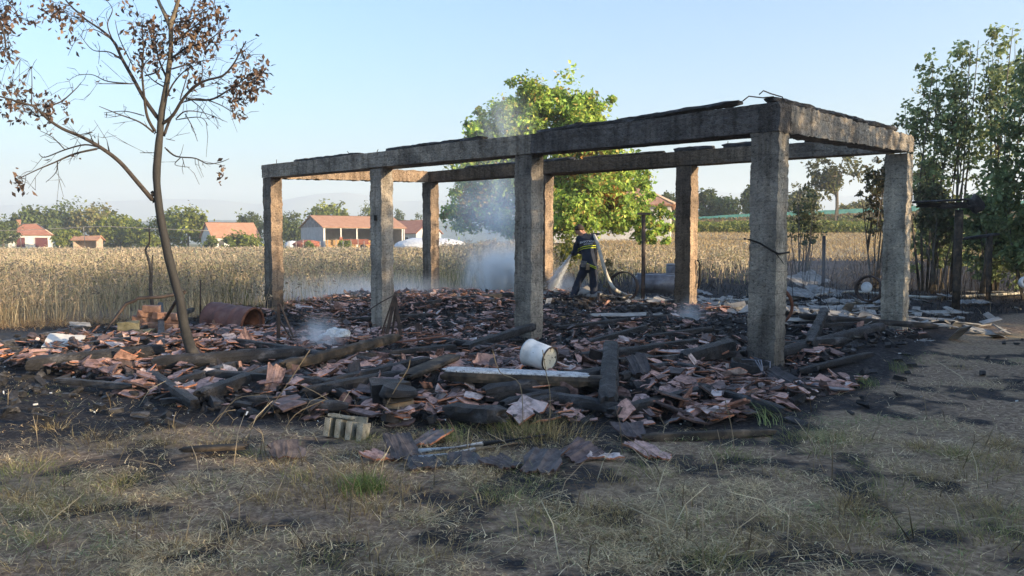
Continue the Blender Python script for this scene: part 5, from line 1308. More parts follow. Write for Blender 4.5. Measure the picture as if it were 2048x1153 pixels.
# the walnut behind the ruin
wc = at(1095, 485, 40)
def wb(px, py, rpx, rpy, wt, dy=0):
    p = at(px, py, 40); k = 40/FOC
    return (p.x-wc.x, dy, p.z-Hz(wc.x, 40), rpx*k, min(rpx*k, 2.6), rpy*k, wt)
walnut = tree('walnut_tree', 'big leafy walnut tree with yellow-green and browning leaves behind the ruin', wc.x, 40,
     [wb(1100, 240, 85, 62, 3), wb(1165, 250, 55, 55, 2), wb(1010, 255, 75, 45, 2), wb(960, 280, 40, 40, 1), wb(1060, 215, 50, 42, 1.3), wb(1180, 345, 95, 75, 3, -.6), wb(1000, 350, 100, 60, 2, .6), wb(1240, 410, 65, 65, 2.4, -.5), wb(1150, 420, 90, 50, 2.4, -1.2), wb(950, 420, 65, 48, 1.6, .5), wb(1290, 450, 40, 36, 1.0, -.8), wb(1020, 420, 60, 50, 1.6, -.6), wb(1275, 360, 28, 26, .4), wb(1100, 330, 120, 110, 2, .8)],
     .135, 1000, 62, PAL_WALNUT, .26, limbs=34, csd=.12, nb=.8, shell=.50, lv=.9, trunk_top=3.4, rs=np.random.RandomState(3),
     patch=[(at(965, 400, 40).x, 39.5, at(965, 410, 40).z, 1.3, (.30, .20, .05), .7), (at(1190, 400, 40).x, 38.5, at(1190, 400, 40).z, 1.2, (.28, .15, .04), .5), (at(1150, 300, 40).x, 38, at(1150, 320, 40).z, 1.3, (.27, .15, .04), .4)])

# trees and bushes at the right edge of the burnt yard
def brush(name, label, px, ybase, Yd, stems_px, leaf, nclump, per, pal, blobs_px, cat='tree', group=None, r=.045, csd=.14):
    b = at(px, ybase, Yd); zb = Hz(b.x, Yd); k = Yd/FOC
    bl = [((q[0]-px)*k, q[5] if len(q) > 5 else 0, at(q[0], q[1], Yd).z-zb, q[2]*k, q[2]*k*.9, q[3]*k, q[4]) for q in blobs_px]
    stt = [((s_[0]-px)*k*.3, 0, (s_[0]-px)*k, (i % 3-1)*.5, at(s_[0], s_[1], Yd).z-zb, r*(s_[2] if len(s_) > 2 else 1)) for i, s_ in enumerate(stems_px)]
    return tree(name, label, b.x, Yd, bl, leaf, nclump, per, pal, r, cat, group, zb, limbs=14, stems=stt, csd=csd, shell=.25)
PAL_POP = [(.20, .26, .125, 4), (.27, .33, .155, 3), (.33, .36, .19, 1.4)]
brush('poplar_tree', 'upright leafy tree nearest the far right corner column, leftmost of the tall right-hand trees', 1850, 590, 24, [(1835, 140), (1860, 150), (1815, 210), (1880, 180)], .09, 96, 19, PAL_POP, [(1842, 200, 34, 90, 2), (1815, 250, 30, 60, 1.4), (1868, 260, 40, 110, 2), (1830, 330, 45, 60, 1.4)])
brush('poplar_tree', 'tall upright tree with a narrow pointed crown, second of the tall right-hand trees', 1905, 585, 23.5, [(1905, 100), (1890, 130), (1930, 150), (1920, 90)], .09, 106, 19, PAL_POP, [(1902, 170, 26, 95, 2), (1925, 230, 40, 120, 2.2), (1890, 300, 45, 90, 2)])
brush('poplar_tree', 'tallest thin-leaved tree close to the right edge of the photo', 1985, 580, 23, [(1985, 65), (1960, 110), (2000, 90), (2010, 60)], .09, 110, 19, PAL_POP, [(1982, 130, 26, 90, 1.6), (1960, 220, 40, 110, 2), (2005, 190, 40, 120, 2), (1975, 320, 50, 90, 1.8)])
brush('leafy_tree', 'dense dark green tree cut by the right edge of the photo', 2060, 600, 20, [(2050, 120), (2080, 90), (2020, 200)], .10, 200, 22, PAL_DARK, [(2060, 180, 55, 100, 2), (2040, 300, 60, 120, 2.5), (2020, 430, 55, 110, 2.6), (2110, 260, 80, 160, 2)])
brush('leafy_bush', 'bushy dark undergrowth below the tall trees at the right edge', 1965, 590, 21.5, [(1945, 430), (1980, 400), (2000, 420), (1960, 450)], .095, 110, 20, PAL_DARK, [(1985, 430, 45, 80, 2), (1945, 440, 40, 60, 1.4), (2020, 480, 50, 70, 1.6)], cat='bush')
brush('scorched_shrub', 'scorched bushy tree just left of the far right corner column, leaves only on top', 1748, 560, 25.5, [(1745, 380), (1760, 350), (1735, 400), (1770, 330)], .09, 80, 18, [(.09, .10, .055, 3), (.13, .12, .06, 2), (.15, .12, .07, 1)], [(1745, 375, 32, 40, 1.5), (1768, 350, 28, 50, 1.5), (1748, 430, 26, 40, .5)], cat='bush', r=.04)
brush('broom_shrub', 'tall broom-like shrub with many thin bare stems behind the nearest column', 1602, 558, 27, [(1580, 390), (1595, 375), (1606, 370), (1620, 385), (1635, 400), (1585, 420), (1612, 395), (1628, 375), (1640, 420)], .07, 80, 14, [(.11, .135, .07, 3), (.16, .17, .085, 2)], [(1606, 410, 30, 45, 2), (1595, 450, 24, 40, 1), (1622, 445, 26, 45, 1)], cat='bush', r=.028)
brush('scorched_shrub', 'scorched thicket of bare stems right of the far right corner column', 1870, 585, 22.5, [(1850, 440), (1865, 420), (1880, 450), (1895, 430), (1845, 480), (1885, 400)], .09, 90, 18, [(.12, .14, .075, 3), (.15, .14, .08, 2)], [(1870, 440, 35, 40, 2), (1850, 400, 30, 40, 1)], cat='bush', r=.035)
brush('leafy_bush', 'pale green bushy undergrowth behind the post with the burnt roof panel', 1885, 575, 25, [(1870, 470), (1895, 460), (1915, 480)], .09, 120, 20, PAL_POP, [(1880, 470, 45, 60, 2), (1915, 500, 40, 50, 2), (1850, 500, 34, 44, 1)], cat='bush', r=.03)
brush('leafy_bush', 'green bushy undergrowth filling the right edge below the dense tree', 2035, 590, 22.5, [(2020, 480), (2050, 470)], .09, 130, 20, PAL_POP, [(2030, 500, 50, 70, 2), (1975, 520, 40, 50, 1.5), (2080, 480, 50, 80, 2)], cat='bush', r=.03)
brush('young_tree', 'sunlit young tree showing between the far right corner column and the tall trees', 1855, 480, 62, [(1850, 330), (1865, 350)], .2, 110, 26, [(.10, .13, .03, 2), (.15, .16, .04, 2)], [(1850, 360, 30, 45, 2), (1870, 400, 34, 36, 1)], r=.1)
px_tree('leafy_bush', 'light green bush at the edge of the dry grass just behind the firefighter', 1133, 478, 33, 62, .10, 90, 26, [(.13, .16, .03, 2), (.17, .17, .04, 2)], .04, cat='bush', low=.02)
px_tree('tall_weed', 'pale dry weed stalks growing right of the firefighter', 1215, 505, 24, 30, .045, 30, 14, [(.25, .19, .09, 2), (.2, .17, .08, 1)], .012, cat='weed', low=.1)
# dead stems in the burnt undergrowth
g = Geo(); rs = np.random.RandomState(41)
for k in range(130):
    px = rs.uniform(1560, 2080); Yd = rs.uniform(19, 30); 
    if px < 1700 and rs.rand() < .5: continue
    b = at(px, 560, Yd); z = Hz(b.x, Yd); h = rs.uniform(.5, 2.0); lx, ly = rs.normal(0, .16, 2)*h
    tubes(g, [Vector((b.x, Yd, z-.05)), Vector((b.x+lx*.4, Yd+ly*.4, z+h*.5)), Vector((b.x+lx, Yd+ly, z+h))], [.008, .006, .002], 4)
tag(g.build('burnt_undergrowth', M['twig']), 'bare scorched stems of the undergrowth on the right', 'undergrowth', kind='stuff')

# hedge trees beyond the right edge of the frame: they stand between the low sun and the yard and shade it
for k, (x, y, h, w) in enumerate([(15.2, 6.4, 6.6, 2.0), (15.0, 4.6, 6.8, 2.1), (15.0, 2.7, 6.4, 2.2), (15.2, .6, 4.7, 2.2), (15.3, -1.8, 4.6, 2.3), (15.0, -4.2, 4.5, 2.3), (15.2, -6.8, 4.4, 2.3), (15.0, -9.4, 4.2, 2.3), (15.4, 12.6, 5.6, 2.3), (15.2, 14.4, 6.8, 2.8), (15.6, 16.6, 7.2, 2.8), (16.4, 19.2, 7.4, 2.8)]):
    tree('hedge_tree', 'green hedge tree outside the right edge of the photo, shading the yard', x, y, [(0, 0, h*.60, w*.8, w*.75, h*.40, 3), (0, .7, h*.33, w*.8, w*.8, h*.33, 2.4), (0, -.7, h*.36, w*.8, w*.8, h*.34, 2)], .10, 520, 22, PAL_GREEN, .10, group='hedge trees beside the yard', shell=.0, csd=.26, limbs=5)

# trees among the houses
FT = 'trees among the far houses'
far = [(75, 418, 175, 92, 'round grey-green tree behind the red hipped-roof house', 0), (132, 411, 185, 76, 'round tree right of the one behind the red hipped-roof house', 0), (188, 407, 178, 78, 'tall loose yellowish tree above the small shed', 2), (240, 432, 165, 90, 'bright green bushy tree right of the small shed', 1), (132, 460, 150, 56, 'bright bush between the red hipped-roof house and the small shed', 1), (280, 446, 160, 50, 'bush just left of the scorched trunk', 1), (332, 425, 160, 66, 'tree just right of the scorched trunk, hiding part of its neighbour', 1), (374, 417, 156, 78, 'full bright green tree left of the white orange-roofed house', 1), (4, 440, 150, 56, 'tree cut by the left edge of the photo', 0), (505, 425, 178, 58, 'tree behind the leftmost column', 0), (574, 420, 175, 48, 'tree between the leftmost column and the barn', 0), (655, 409, 195, 84, 'broad rounded tree rising behind the barn roof', 1), (738, 408, 190, 38, 'tree top beside the second front column above the barn roof', 1), (797, 418, 210, 24, 'small blue-green tree right of the second front column', 0), (836, 430, 205, 38, 'low tree left of the far left corner column', 0), (482, 472, 135, 74, 'low bush in front of the orange-roofed white house', 1), (590, 446, 168, 40, 'bush touching the left end of the barn', 0), (420, 474, 140, 26, 'small bush at the front corner of the white house', 1), (300, 468, 150, 46, 'low bush behind the scorched trunk', 1), (620, 484, 138, 22, 'small orchard bush left in front of the barn', 1), (690, 482, 138, 24, 'small orchard bush in the middle in front of the barn', 1), (1343, 384, 135, 46, 'tree between the walnut and the back column', 0), (1410, 376, 128, 46, 'round dark tree right of the back column above the green net', 0), (1452, 394, 126, 76, 'wide low tree above the green net left of the nearest column', 0), (1500, 374, 122, 34, 'tree peeking out left of the nearest column', 0), (1605, 376, 118, 66, 'yellowish tree behind the broom-like shrub', 2), (1720, 398, 124, 52, 'loose tree above the green net left of the far right corner column', 2), (1690, 412, 122, 40, 'small bush above the green net', 2), (1560, 392, 120, 40, 'tree behind the nearest column', 0)]
for (px, yt, Yd, w, lb, kind) in far:
    pal = [[(.09, .125, .04, 3), (.13, .16, .05, 2)], [(.17, .21, .04, 3), (.23, .25, .05, 2), (.12, .16, .035, 1)], [(.19, .20, .07, 2), (.25, .22, .09, 2)]][kind]
    wm = w/FOC*Yd
    px_tree('bush' if w < 30 else 'leafy_tree', lb, px, yt, Yd, w, max(.32, wm*.055), int(60+wm*9) if kind < 2 else int(50+wm*6), 20, pal, .2, cat='bush' if (w < 30 or 'bush' in lb.split()[:4]) else 'tree', group=FT, low=.06, limbs=5, csd=.17, nb=1.1)
px_tree('slender_tree', 'slim see-through tree on the bank under the right ring beam', 1675, 306, 100, 112, .34, 80, 16, [(.10, .11, .035, 2), (.15, .14, .05, 2)], .22, low=.42, limbs=14, csd=.15)

# ------------------------------------------------------------------ HOUSES
def house(label, px, Yd, yaw, L, Wd, wall, ridge, roof_mat, name='house', hip=False, wall_mat='whitewall', front=None, chimney=False, gable_boards=False, zb=None, openfront=False, eave=.35, windows=()):
    """ridge runs along local x; local -y side is the long side towards the camera, local -x end is the near gable"""
    c = at(px, 480, Yd); zb = Hz(c.x, Yd) if zb is None else zb
    t = thing(name, label, 'barn' if name == 'barn' else ('shed' if name == 'shed' else 'house'), (c.x, Yd, zb)); t.rotation_euler = (0, 0, yaw)
    def put(g, nm, mat, par=t):
        o = bpy.data.objects.new(nm, g.mesh(nm, M[mat])); C.objects.link(o); o.parent = par; return o
    hl, hw = L/2, Wd/2
    g = Geo()
    if openfront:
        box(g, (-hl+.1, 0, wall/2), .2, Wd, wall); box(g, (hl-.1, 0, wall/2), .2, Wd, wall); box(g, (0, hw-.1, wall/2), L-.42, .2, wall)
    else: box(g, (0, 0, wall/2), L, Wd, wall)
    wo = put(g, 'wall', wall_mat)
    if not hip:
        for sx in (-1, 1):
            g = Geo(); x0 = sx*(hl-.1)
            g.add([(x0-.1, -hw, wall), (x0-.1, hw, wall), (x0-.1, 0, ridge), (x0+.1, -hw, wall), (x0+.1, hw, wall), (x0+.1, 0, ridge)], np.array([(0, 2, 1), (3, 4, 5)]))
            g.F.append(np.array([(0, 3, 5, 2), (1, 2, 5, 4), (0, 1, 4, 3)], np.int32)); g.mi.append(np.zeros(3, np.int32)); g.smooth.append(np.zeros(3, bool))
            go = put(g, 'gable', 'greyboards' if gable_boards else wall_mat)
            if gable_boards and sx < 0:
                nb_ = 13
                for k in range(nb_):
                    yy = -hw+(k+.5)*Wd/nb_; hh = (ridge-wall)*(1-abs(yy)/hw)
                    if hh > .15:
                        gb = Geo(); box(gb, (x0-.13, yy, wall+hh/2), .05, Wd/nb_*.84, hh); put(gb, 'board', 'greyboards', go)
    hx = hl+eave; hy = hw+eave; drop = (ridge-wall)/hw*eave; th = .14
    def slab(P):
        P = np.array(P, float); n_ = np.cross(P[1]-P[0], P[-1]-P[0]); n_ /= np.linalg.norm(n_)
        if n_[2] < 0: n_ = -n_
        m_ = len(P); g = Geo(); g.add(np.concatenate([P+n_*th, P]), np.array([[k, (k+1) % m_, m_+(k+1) % m_, m_+k] for k in range(m_)]))
        for off in (0, m_):
            f = np.array([[off+k for k in range(m_)]], np.int32); g.F.append(f); g.mi.append(np.zeros(1, np.int32)); g.smooth.append(np.zeros(1, bool))
        return g
    e = wall-drop+.02
    if hip:
        rl = max(.1, hl-hw*.8)
        for P in ([(-hx, -hy, e), (hx, -hy, e), (rl, 0, ridge), (-rl, 0, ridge)], [(hx, hy, e), (-hx, hy, e), (-rl, 0, ridge), (rl, 0, ridge)], [(-hx, hy, e), (-hx, -hy, e), (-rl, 0, ridge)], [(hx, -hy, e), (hx, hy, e), (rl, 0, ridge)]): put(slab(P), 'roof', roof_mat)
        for a, b in (((-hx, -hy, e), (-rl, 0, ridge)), ((hx, -hy, e), (rl, 0, ridge)), ((-rl, 0, ridge), (rl, 0, ridge))):
            g = Geo(); tubes(g, [Vector(a)+Vector((0, 0, .16)), Vector(b)+Vector((0, 0, .16))], .13, 6); put(g, 'ridge_tiles', 'ridgecap')
    else:
        put(slab([(-hx, -hy, e), (hx, -hy, e), (hx, 0, ridge+.02), (-hx, 0, ridge+.02)]), 'roof', roof_mat); put(slab([(hx, hy, e), (-hx, hy, e), (-hx, 0, ridge+.02), (hx, 0, ridge+.02)]), 'roof', roof_mat)
        g = Geo(); tubes(g, [Vector((-hx, 0, ridge+.14)), Vector((hx, 0, ridge+.14))], .12, 6); put(g, 'ridge_tiles', roof_mat)
    if chimney:
        g = Geo(); box(g, (-hl*.55, hw*.2, ridge+.15), .7, .6, 1.5); ch = put(g, 'chimney', 'brick'); g = Geo(); box(g, (-hl*.55, hw*.2, ridge+.95), .85, .75, .12); put(g, 'cap', 'brick', ch)
    for (side, u, z, w, h, mat) in windows:
        g = Geo()
        if side == 'long': box(g, (u, -hw-.0, z), w, .12, h)
        else: box(g, (-hl-.0, u, z), .12, w, h)
        wi = put(g, 'window', mat)
        g = Geo()
        for d_ in (-1, 1):
            if side == 'long': box(g, (u+d_*(w/2+.05), -hw-.03, z), .1, .14, h+.2)
            else: box(g, (-hl-.03, u+d_*(w/2+.05), z), .14, .1, h+.2)
        put(g, 'frame', 'whitewall', wi)
    return t, put
M['greyboards'] = noisy('weathered_boards', [(.3, (.16, .16, .16)), (.7, (.36, .36, .37))], 1.5, bs=8, bstr=.3)
M['ridgecap'] = noisy('pale_ridge_mortar', [(.3, (.36, .26, .20)), (.7, (.5, .40, .32))], 3)
M['maroon'] = noisy('maroon_door', [(.3, (.07, .02, .025)), (.7, (.13, .04, .045))], 3)
M['glass'] = noisy('dark_window_glass', [(.3, (.02, .022, .026)), (.7, (.05, .055, .06))], 2, rough=.15, spec=.6)
M['hay'] = noisy('stacked_hay', [(.3, (.26, .15, .06)), (.7, (.46, .30, .13))], 4, bs=14, bstr=.6)
M['redpaint'] = noisy('faded_red_paint', [(.3, (.22, .07, .045)), (.7, (.36, .14, .09))], 3)
M['tarp'] = noisy('white_plastic_film', [(.3, (.5, .52, .55)), (.7, (.72, .74, .76))], 1.5, rough=.35, bs=3, bstr=.8, bdist=.1)
house('low house with a hipped red tile roof and a chimney at the far left', 62, 160, R(28), 7.4, 6.2, 2.9, 4.9, 'roof_red', hip=True, chimney=True, wall_mat='whitewall', windows=[('long', -1.6, 1.3, 1.5, 1.9, 'maroon'), ('long', 2.0, 1.3, 2.2, 1.9, 'maroon'), ('gable', 1.0, 1.6, 1.1, 1.1, 'glass')])
house('white house with a plain orange gable roof left of the leftmost column', 460, 150, R(38), 8.6, 7.2, 2.5, 5.1, 'roof_orange', windows=[('gable', -.6, 1.2, .9, 1.1, 'glass'), ('long', -2.8, 1.2, 1.0, 1.1, 'glass')])
bt2, put = house('open-fronted barn with an orange roof and grey plank gable, full of hay', 706, 150, R(36), 16.5, 11.0, 4.3, 6.4, 'roof_orange', name='barn', gable_boards=True, wall_mat='greywall', openfront=True, windows=[])
for k in range(6):
    g = Geo(); box(g, (-8.0+k*3.15, -5.4, 2.1), .22, .22, 4.2); put(g, 'post', 'whitewall')
g = Geo(); box(g, (0, -5.4, 4.2), 16.3, .2, .25); put(g, 'eave_beam', 'whitewall')
rs = np.random.RandomState(4)
for k in range(13):
    g = Geo(); box(g, (0, 0, 0), 1.9, 1.2, .9, rotm(rs.normal(0, .25)), jit=.12)
    c = bt2.matrix_basis@Vector((-6+k % 7*2.0+rs.normal()*.2, -3.0-(k // 7)*.3, .5+(k//7)*.95))
    c = bt2.location+Matrix.Rotation(R(36), 3, 'Z')@Vector((-6+k % 7*2.0, -3.2+(k//7)*.4, .5+(k//7)*.95))
    o = bpy.data.objects.new('hay_bale', g.mesh('hay_bale', M['hay'])); C.objects.link(o); o.location = c; o.rotation_euler = (0, 0, R(36))
    tag(o, 'loose rectangular hay bale stacked under the roof of the open-fronted barn', 'hay bale', 'hay bales in the barn')
bc = at(710, 484, 140); ct = thing('farm_cart', 'faded red farm cart parked in front of the hay in the barn', 'cart', (bc.x, 140, Hz(bc.x, 140)))
g = Geo(); box(g, bc*0+Vector((bc.x, 140, 1.25)), 5.2, 2, .3); box(g, Vector((bc.x, 139.0, 1.7)), 5.2, .1, .7); box(g, Vector((bc.x-2.5, 140, 1.9)), .1, 2, 1.1); g.build('cart_bed', M['redpaint'], ct)
for dx in (-1.7, 1.7):
    g = Geo(); lathe(g, [(-.12, .001), (-.12, .55), (.12, .55), (.12, .001)], Vector((bc.x+dx, 138.9, .6)), (0, 1, 0), 16); g.build('wheel', M['iron'], ct)
bc = at(612, 489, 139); lump('rubble_pile', (bc.x, 139, 1.0), 1.6, 'redpaint', 'low red heap at the left front corner of the barn', 'heap', (1.6, 1, .55), .3)
house('red-roofed house right of the second front column, with a dark gable', 822, 168, R(-30), 9.5, 9.0, 3.4, 6.0, 'roof_red', wall_mat='greywall', windows=[('long', -2.5, 1.6, 1.2, 1.2, 'glass'), ('long', 2.0, 1.6, 1.6, 1.8, 'glass')])
bc = at(860, 492, 120); lump('plastic_tunnel', (bc.x, 120, .9), 2.2, 'tarp', 'white plastic covered heap beside the far left corner column', 'heap', (2.6, 1.2, .62), .12)
bc = at(555, 490, 139); lump('plastic_tunnel', (bc.x+2.5, 139, .9), 1.1, 'tarp', 'small pale covered heap left of the barn', 'heap', (1.1, 1, .8), .12)
sc_, put = house('small orange-roofed garden shed open at the front, far left', 176, 150, R(5), 4.4, 2.6, 1.9, 2.5, 'roof_orange', name='shed', openfront=True, wall_mat='ridgecap')
house('big white house with an orange hipped roof behind the walnut tree', 1218, 72, R(-12), 11.2, 8.5, 3.3, 5.3, 'roof_orange', hip=True, windows=[('long', -3.4, 1.9, 1.2, 1.3, 'glass'), ('long', 0, 1.9, 1.2, 1.3, 'glass'), ('long', 3.6, 1.9, 1.2, 1.3, 'glass')], zb=Hz(10, 72)-.4)

# garden fence posts, power poles and wire
for k, px in enumerate([578, 592, 606, 640, 655, 672, 686, 702, 716, 728]):
    b = at(px, 490, 134); z = Hz(b.x, 134); g = Geo(); tubes(g, [Vector((b.x, 134, z-.2)), Vector((b.x+.03, 134, z+.9)), Vector((b.x, 134, z+1.75+.2*(k % 3)))], .06, 5)
    tag(g.build('fence_post', M['paleboard']), 'pale wooden fence stake in the row before the barn', 'fence post', 'fence stakes in front of the barn')
for (px, yt, lb) in [(40, 470, 'leaning pale pole in front of the hipped-roof house'), (167, 455, 'thin pole rising behind the small shed')]:
    a = at(px, yt, 135); g = Geo(); tubes(g, [Vector((a.x+.25, 135, -.2)), a], .07, 6); g.thing('pole', M['paleboard'], lb, 'pole')
g = Geo(); wq = [at(p, q, 110) for p, q in ((-120, 463), (0, 461.5), (80, 459.5), (190, 453.5), (240, 454.5), (300, 457.5), (420, 462))]; tubes(g, spline(wq, 4), .035, 4); g.thing('overhead_wire', M['paleboard'], 'thin pale overhead wire sagging across the trees on the left', 'wire')

# green net fence along the bank on the right
M['net'] = noisy('turquoise_shade_net', [(.3, (.045, .17, .17)), (.7, (.075, .24, .23))], 1.2, rough=.7)
nf = thing('net_fence', 'long low turquoise shade-net fence running along the bank', 'fence', (at(1600, 440, 112).x, 112, 0))
fx = [(1340, 450), (1400, 447), (1460, 443), (1520, 439.5), (1580, 437), (1640, 434.5), (1700, 431.5), (1760, 428.5), (1830, 425), (1910, 421), (1990, 417), (2080, 413)]
for k in range(len(fx)-1):
    a = at(*fx[k], 112); b = at(*fx[k+1], 112); g = Geo(); d_ = (b-a); n_ = 6; P = []
    for q in range(n_+1):
        p = a.lerp(b, q/n_); s_ = .03*math.sin(q*2.1+k)
        P += [(p.x, 112+s_, p.z), (p.x, 112-s_*2+.05, p.z+.45), (p.x, 112+s_, p.z+.92+.03*math.sin(q*1.7))]
    F = [(3*q+j, 3*q+3+j, 3*q+4+j, 3*q+1+j) for q in range(n_) for j in range(2)]
    g.add(P, F); o = g.build('net_panel', M['net'], nf); o.modifiers.new('thick', 'SOLIDIFY').thickness = .03
    g = Geo(); tubes(g, [a-Vector((0, -.1, 1.2)), a+Vector((0, .1, 1.0))], .05, 5); g.build('post', M['paleboard'], nf)
    g = Geo(); add_timber(g, a-Vector((0, .02, .10)), b-Vector((0, .02, .10)), .1, .14, sharp=6, rough=.02); g.build('base_board', M['whitewall'], nf)

# ------------------------------------------------------------------ GRASS
def blades(P, Hh, lean, wid, cols, seg=3, curve=.35, rs=RS, wave=None):
    """strips: P base points, Hh heights, lean (n,2) horizontal run at the tip, wid base widths"""
    n = len(P); t = np.linspace(0, 1, seg+1)
    az = rs.uniform(0, 2*math.pi, n); side = np.stack([np.cos(az), np.sin(az), np.zeros(n)], -1)
    V = []
    for k, ti in enumerate(t):
        c = P.copy(); c[:, :2] += lean*(ti**(1+curve*2))[..., None] if np.ndim(ti) else lean*ti**(1+curve*2)
        c[:, 2] += Hh*(ti-curve*.45*ti**3)
        if wave is not None: c += wave*math.sin(ti*5)
        w = wid*(1-.8*ti)
        V += [c-side*w[:, None]/2, c+side*w[:, None]/2]
    V = np.stack(V, 1).reshape(-1, 3); m = 2*(seg+1)
    base = (np.arange(n)*m)[:, None, None]
    F = np.array([(2*k, 2*k+1, 2*k+3, 2*k+2) for k in range(seg)])[None]+base
    return V, F.reshape(-1, 4), np.repeat(cols, m, axis=0)
rs = np.random.RandomState(101)
# (a) foreground hay and short grass
N0 = 760000
x = rs.uniform(-6, 7.5, N0); y = 2.6+rs.rand(N0)**1.25*7.5
yf = np.interp(x, *RUB_F)
inv = (np.abs(x) < .72*y+.8) & (y < yf+.4)
x, y = x[inv], y[inv]
bmk = burn_mask(x, y); sk_ = straw_mask(x, y); pat = fbm(x*1.6+3, y*2.2, 4)
right = sstep(.2, 2.4, x-.25*(y-3.4))
dn_ = (.22+.85*sk_)*(1-.80*bmk)*sstep(.34, .58, pat+.08)*(1-.80*right)*(.35+1.1*sstep(.38, .6, fbm(x*4.1+5, y*4.6+2, 3)))
ok = rs.rand(len(x)) < dn_*.62; x, y = x[ok], y[ok]

n = len(x); green = sstep(.54, .68, fbm(x*.9+70, y*1.1+20, 3)); isg = rs.rand(n) < green*.75+.06
pal_s = pick_cols(n, [(.60, .48, .29, 3), (.78, .66, .43, 2), (.42, .32, .19, 2), (.15, .11, .075, 1.8), (.56, .49, .31, 1.6)], rs)
pal_g = pick_cols(n, [(.20, .25, .11, 3), (.28, .32, .15, 2), (.36, .38, .21, 1.4), (.13, .17, .07, 1)], rs)
cl = np.where(isg[:, None], pal_g, pal_s)
lying = rs.rand(n) < np.where(isg, .72, .93)
Hh = np.where(lying, rs.uniform(.004, .036, n), rs.uniform(.02, .085, n)); ln = np.where(lying, rs.uniform(.03, .14, n)*np.where(rs.rand(n) < .08, 1.8, 1), rs.uniform(.01, .06, n))
flow = 2*math.pi*fbm(x*.5+2, y*.5+8, 2)*1.6; az = flow*.25+rs.uniform(0, 2*math.pi, n)
lean = np.stack([np.cos(az)*ln, np.sin(az)*ln], -1)
P = np.stack([x, y, terrain(x, y)+np.where(lying, rs.uniform(0, .035, n), -.005)], -1)
V, F, c4 = blades(P, Hh, lean, rs.uniform(.0024, .0062, n)*np.where(rs.rand(n) < .12, 1.4, 1), cl, 4, rs=rs, wave=rs.normal(size=(n, 3))*np.array([.011, .011, .003]))
g = Geo(); g.add(V, F, c4)
# tufts
tuf = [(1430, 1120), (1480, 1130), (1560, 1072), (1640, 1068), (1950, 955), (2020, 935), (1990, 1040), (1960, 1090), (1840, 900), (1760, 935), (1490, 1085), (1700, 1010), (1640, 910), (1550, 955), (470, 1110), (90, 1085), (240, 965), (310, 1065), (150, 1010), (110, 860), (690, 980), (760, 965), (820, 985), (640, 1010), (1600, 880), (1655, 878), (560, 930), (520, 905), (880, 880), (1070, 870), (1040, 870), (1100, 880), (1530, 830), (1720, 775), (1920, 740), (1240, 1090), (1140, 1060), (980, 1010), (330, 870), (400, 985), (20, 1000), (60, 925), (1420, 1140), (1300, 1100), (1880, 1015), (1780, 1060)]
tuf += [(int(rs.uniform(0, 2048)), int(rs.uniform(880, 1150))) for _ in range(70)]
for k, (px, py) in enumerate(tuf):
    c = gp(px, py); m = rs.randint(90, 240); r = rs.uniform(.05, .13)
    big = (px, py) in ((1070, 870), (1040, 870), (1100, 880), (690, 980))
    if big: m = 420; r = .17
    xx = c.x+rs.normal(size=m)*r; yy = c.y+rs.normal(size=m)*r
    dirv = np.stack([xx-c.x, yy-c.y], -1)/r*.05+rs.normal(size=(m, 2))*.045
    hh = rs.uniform(.03, .12, m)*(1.3 if big else .8)
    gcol = [(.34, .27, .13, 3), (.42, .33, .17, 2), (.2, .14, .06, 1.5), (.1, .07, .04, 1)] if (k % 3) else [(.16, .19, .06, 3), (.25, .26, .10, 2), (.36, .32, .16, 2)]
    V, F, c4 = blades(np.stack([xx, yy, terrain(xx, yy)-.01], -1), hh, dirv, rs.uniform(.002, .005, m), pick_cols(m, gcol, rs), 3, rs=rs); g.add(V, F, c4)
# arching long green blades right of the stubs, and tall dead stems
for (px, py, m, h, ll, pal) in [(1540, 850, 26, .26, .34, [(.30, .36, .18, 2), (.24, .30, .12, 1)]), (1730, 770, 60, .2, .2, [(.16, .22, .08, 1)]), (735, 985, 220, .16, .12, [(.11, .17, .05, 2), (.18, .22, .08, 1)]), (905, 885, 60, .2, .1, [(.22, .25, .10, 1)]), (1660, 888, 40, .14, .08, [(.33, .34, .2, 1)]), (1800, 745, 50, .2, .2, [(.16, .2, .08, 1)])]:
    c = gp(px, py); xx = c.x+rs.normal(size=m)*.06; yy = c.y+rs.normal(size=m)*.06; a2 = rs.normal(0, 1, m)+math.pi
    V, F, c4 = blades(np.stack([xx, yy, terrain(xx, yy)], -1), rs.uniform(.5, 1, m)*h, np.stack([np.cos(a2), np.sin(a2)], -1)*ll*rs.uniform(.3, 1, (m, 1)), rs.uniform(.004, .008, m), pick_cols(m, pal, rs), 5, .6, rs=rs); g.add(V, F, c4)
tag(g.build('foreground_grass', M['straw']), 'dry trampled hay and sparse green grass on the near ground', 'grass', kind='stuff')
g = Geo()
m = 150; pxs = rs.uniform(0, 2048, m); pys = rs.uniform(800, 1153, m)
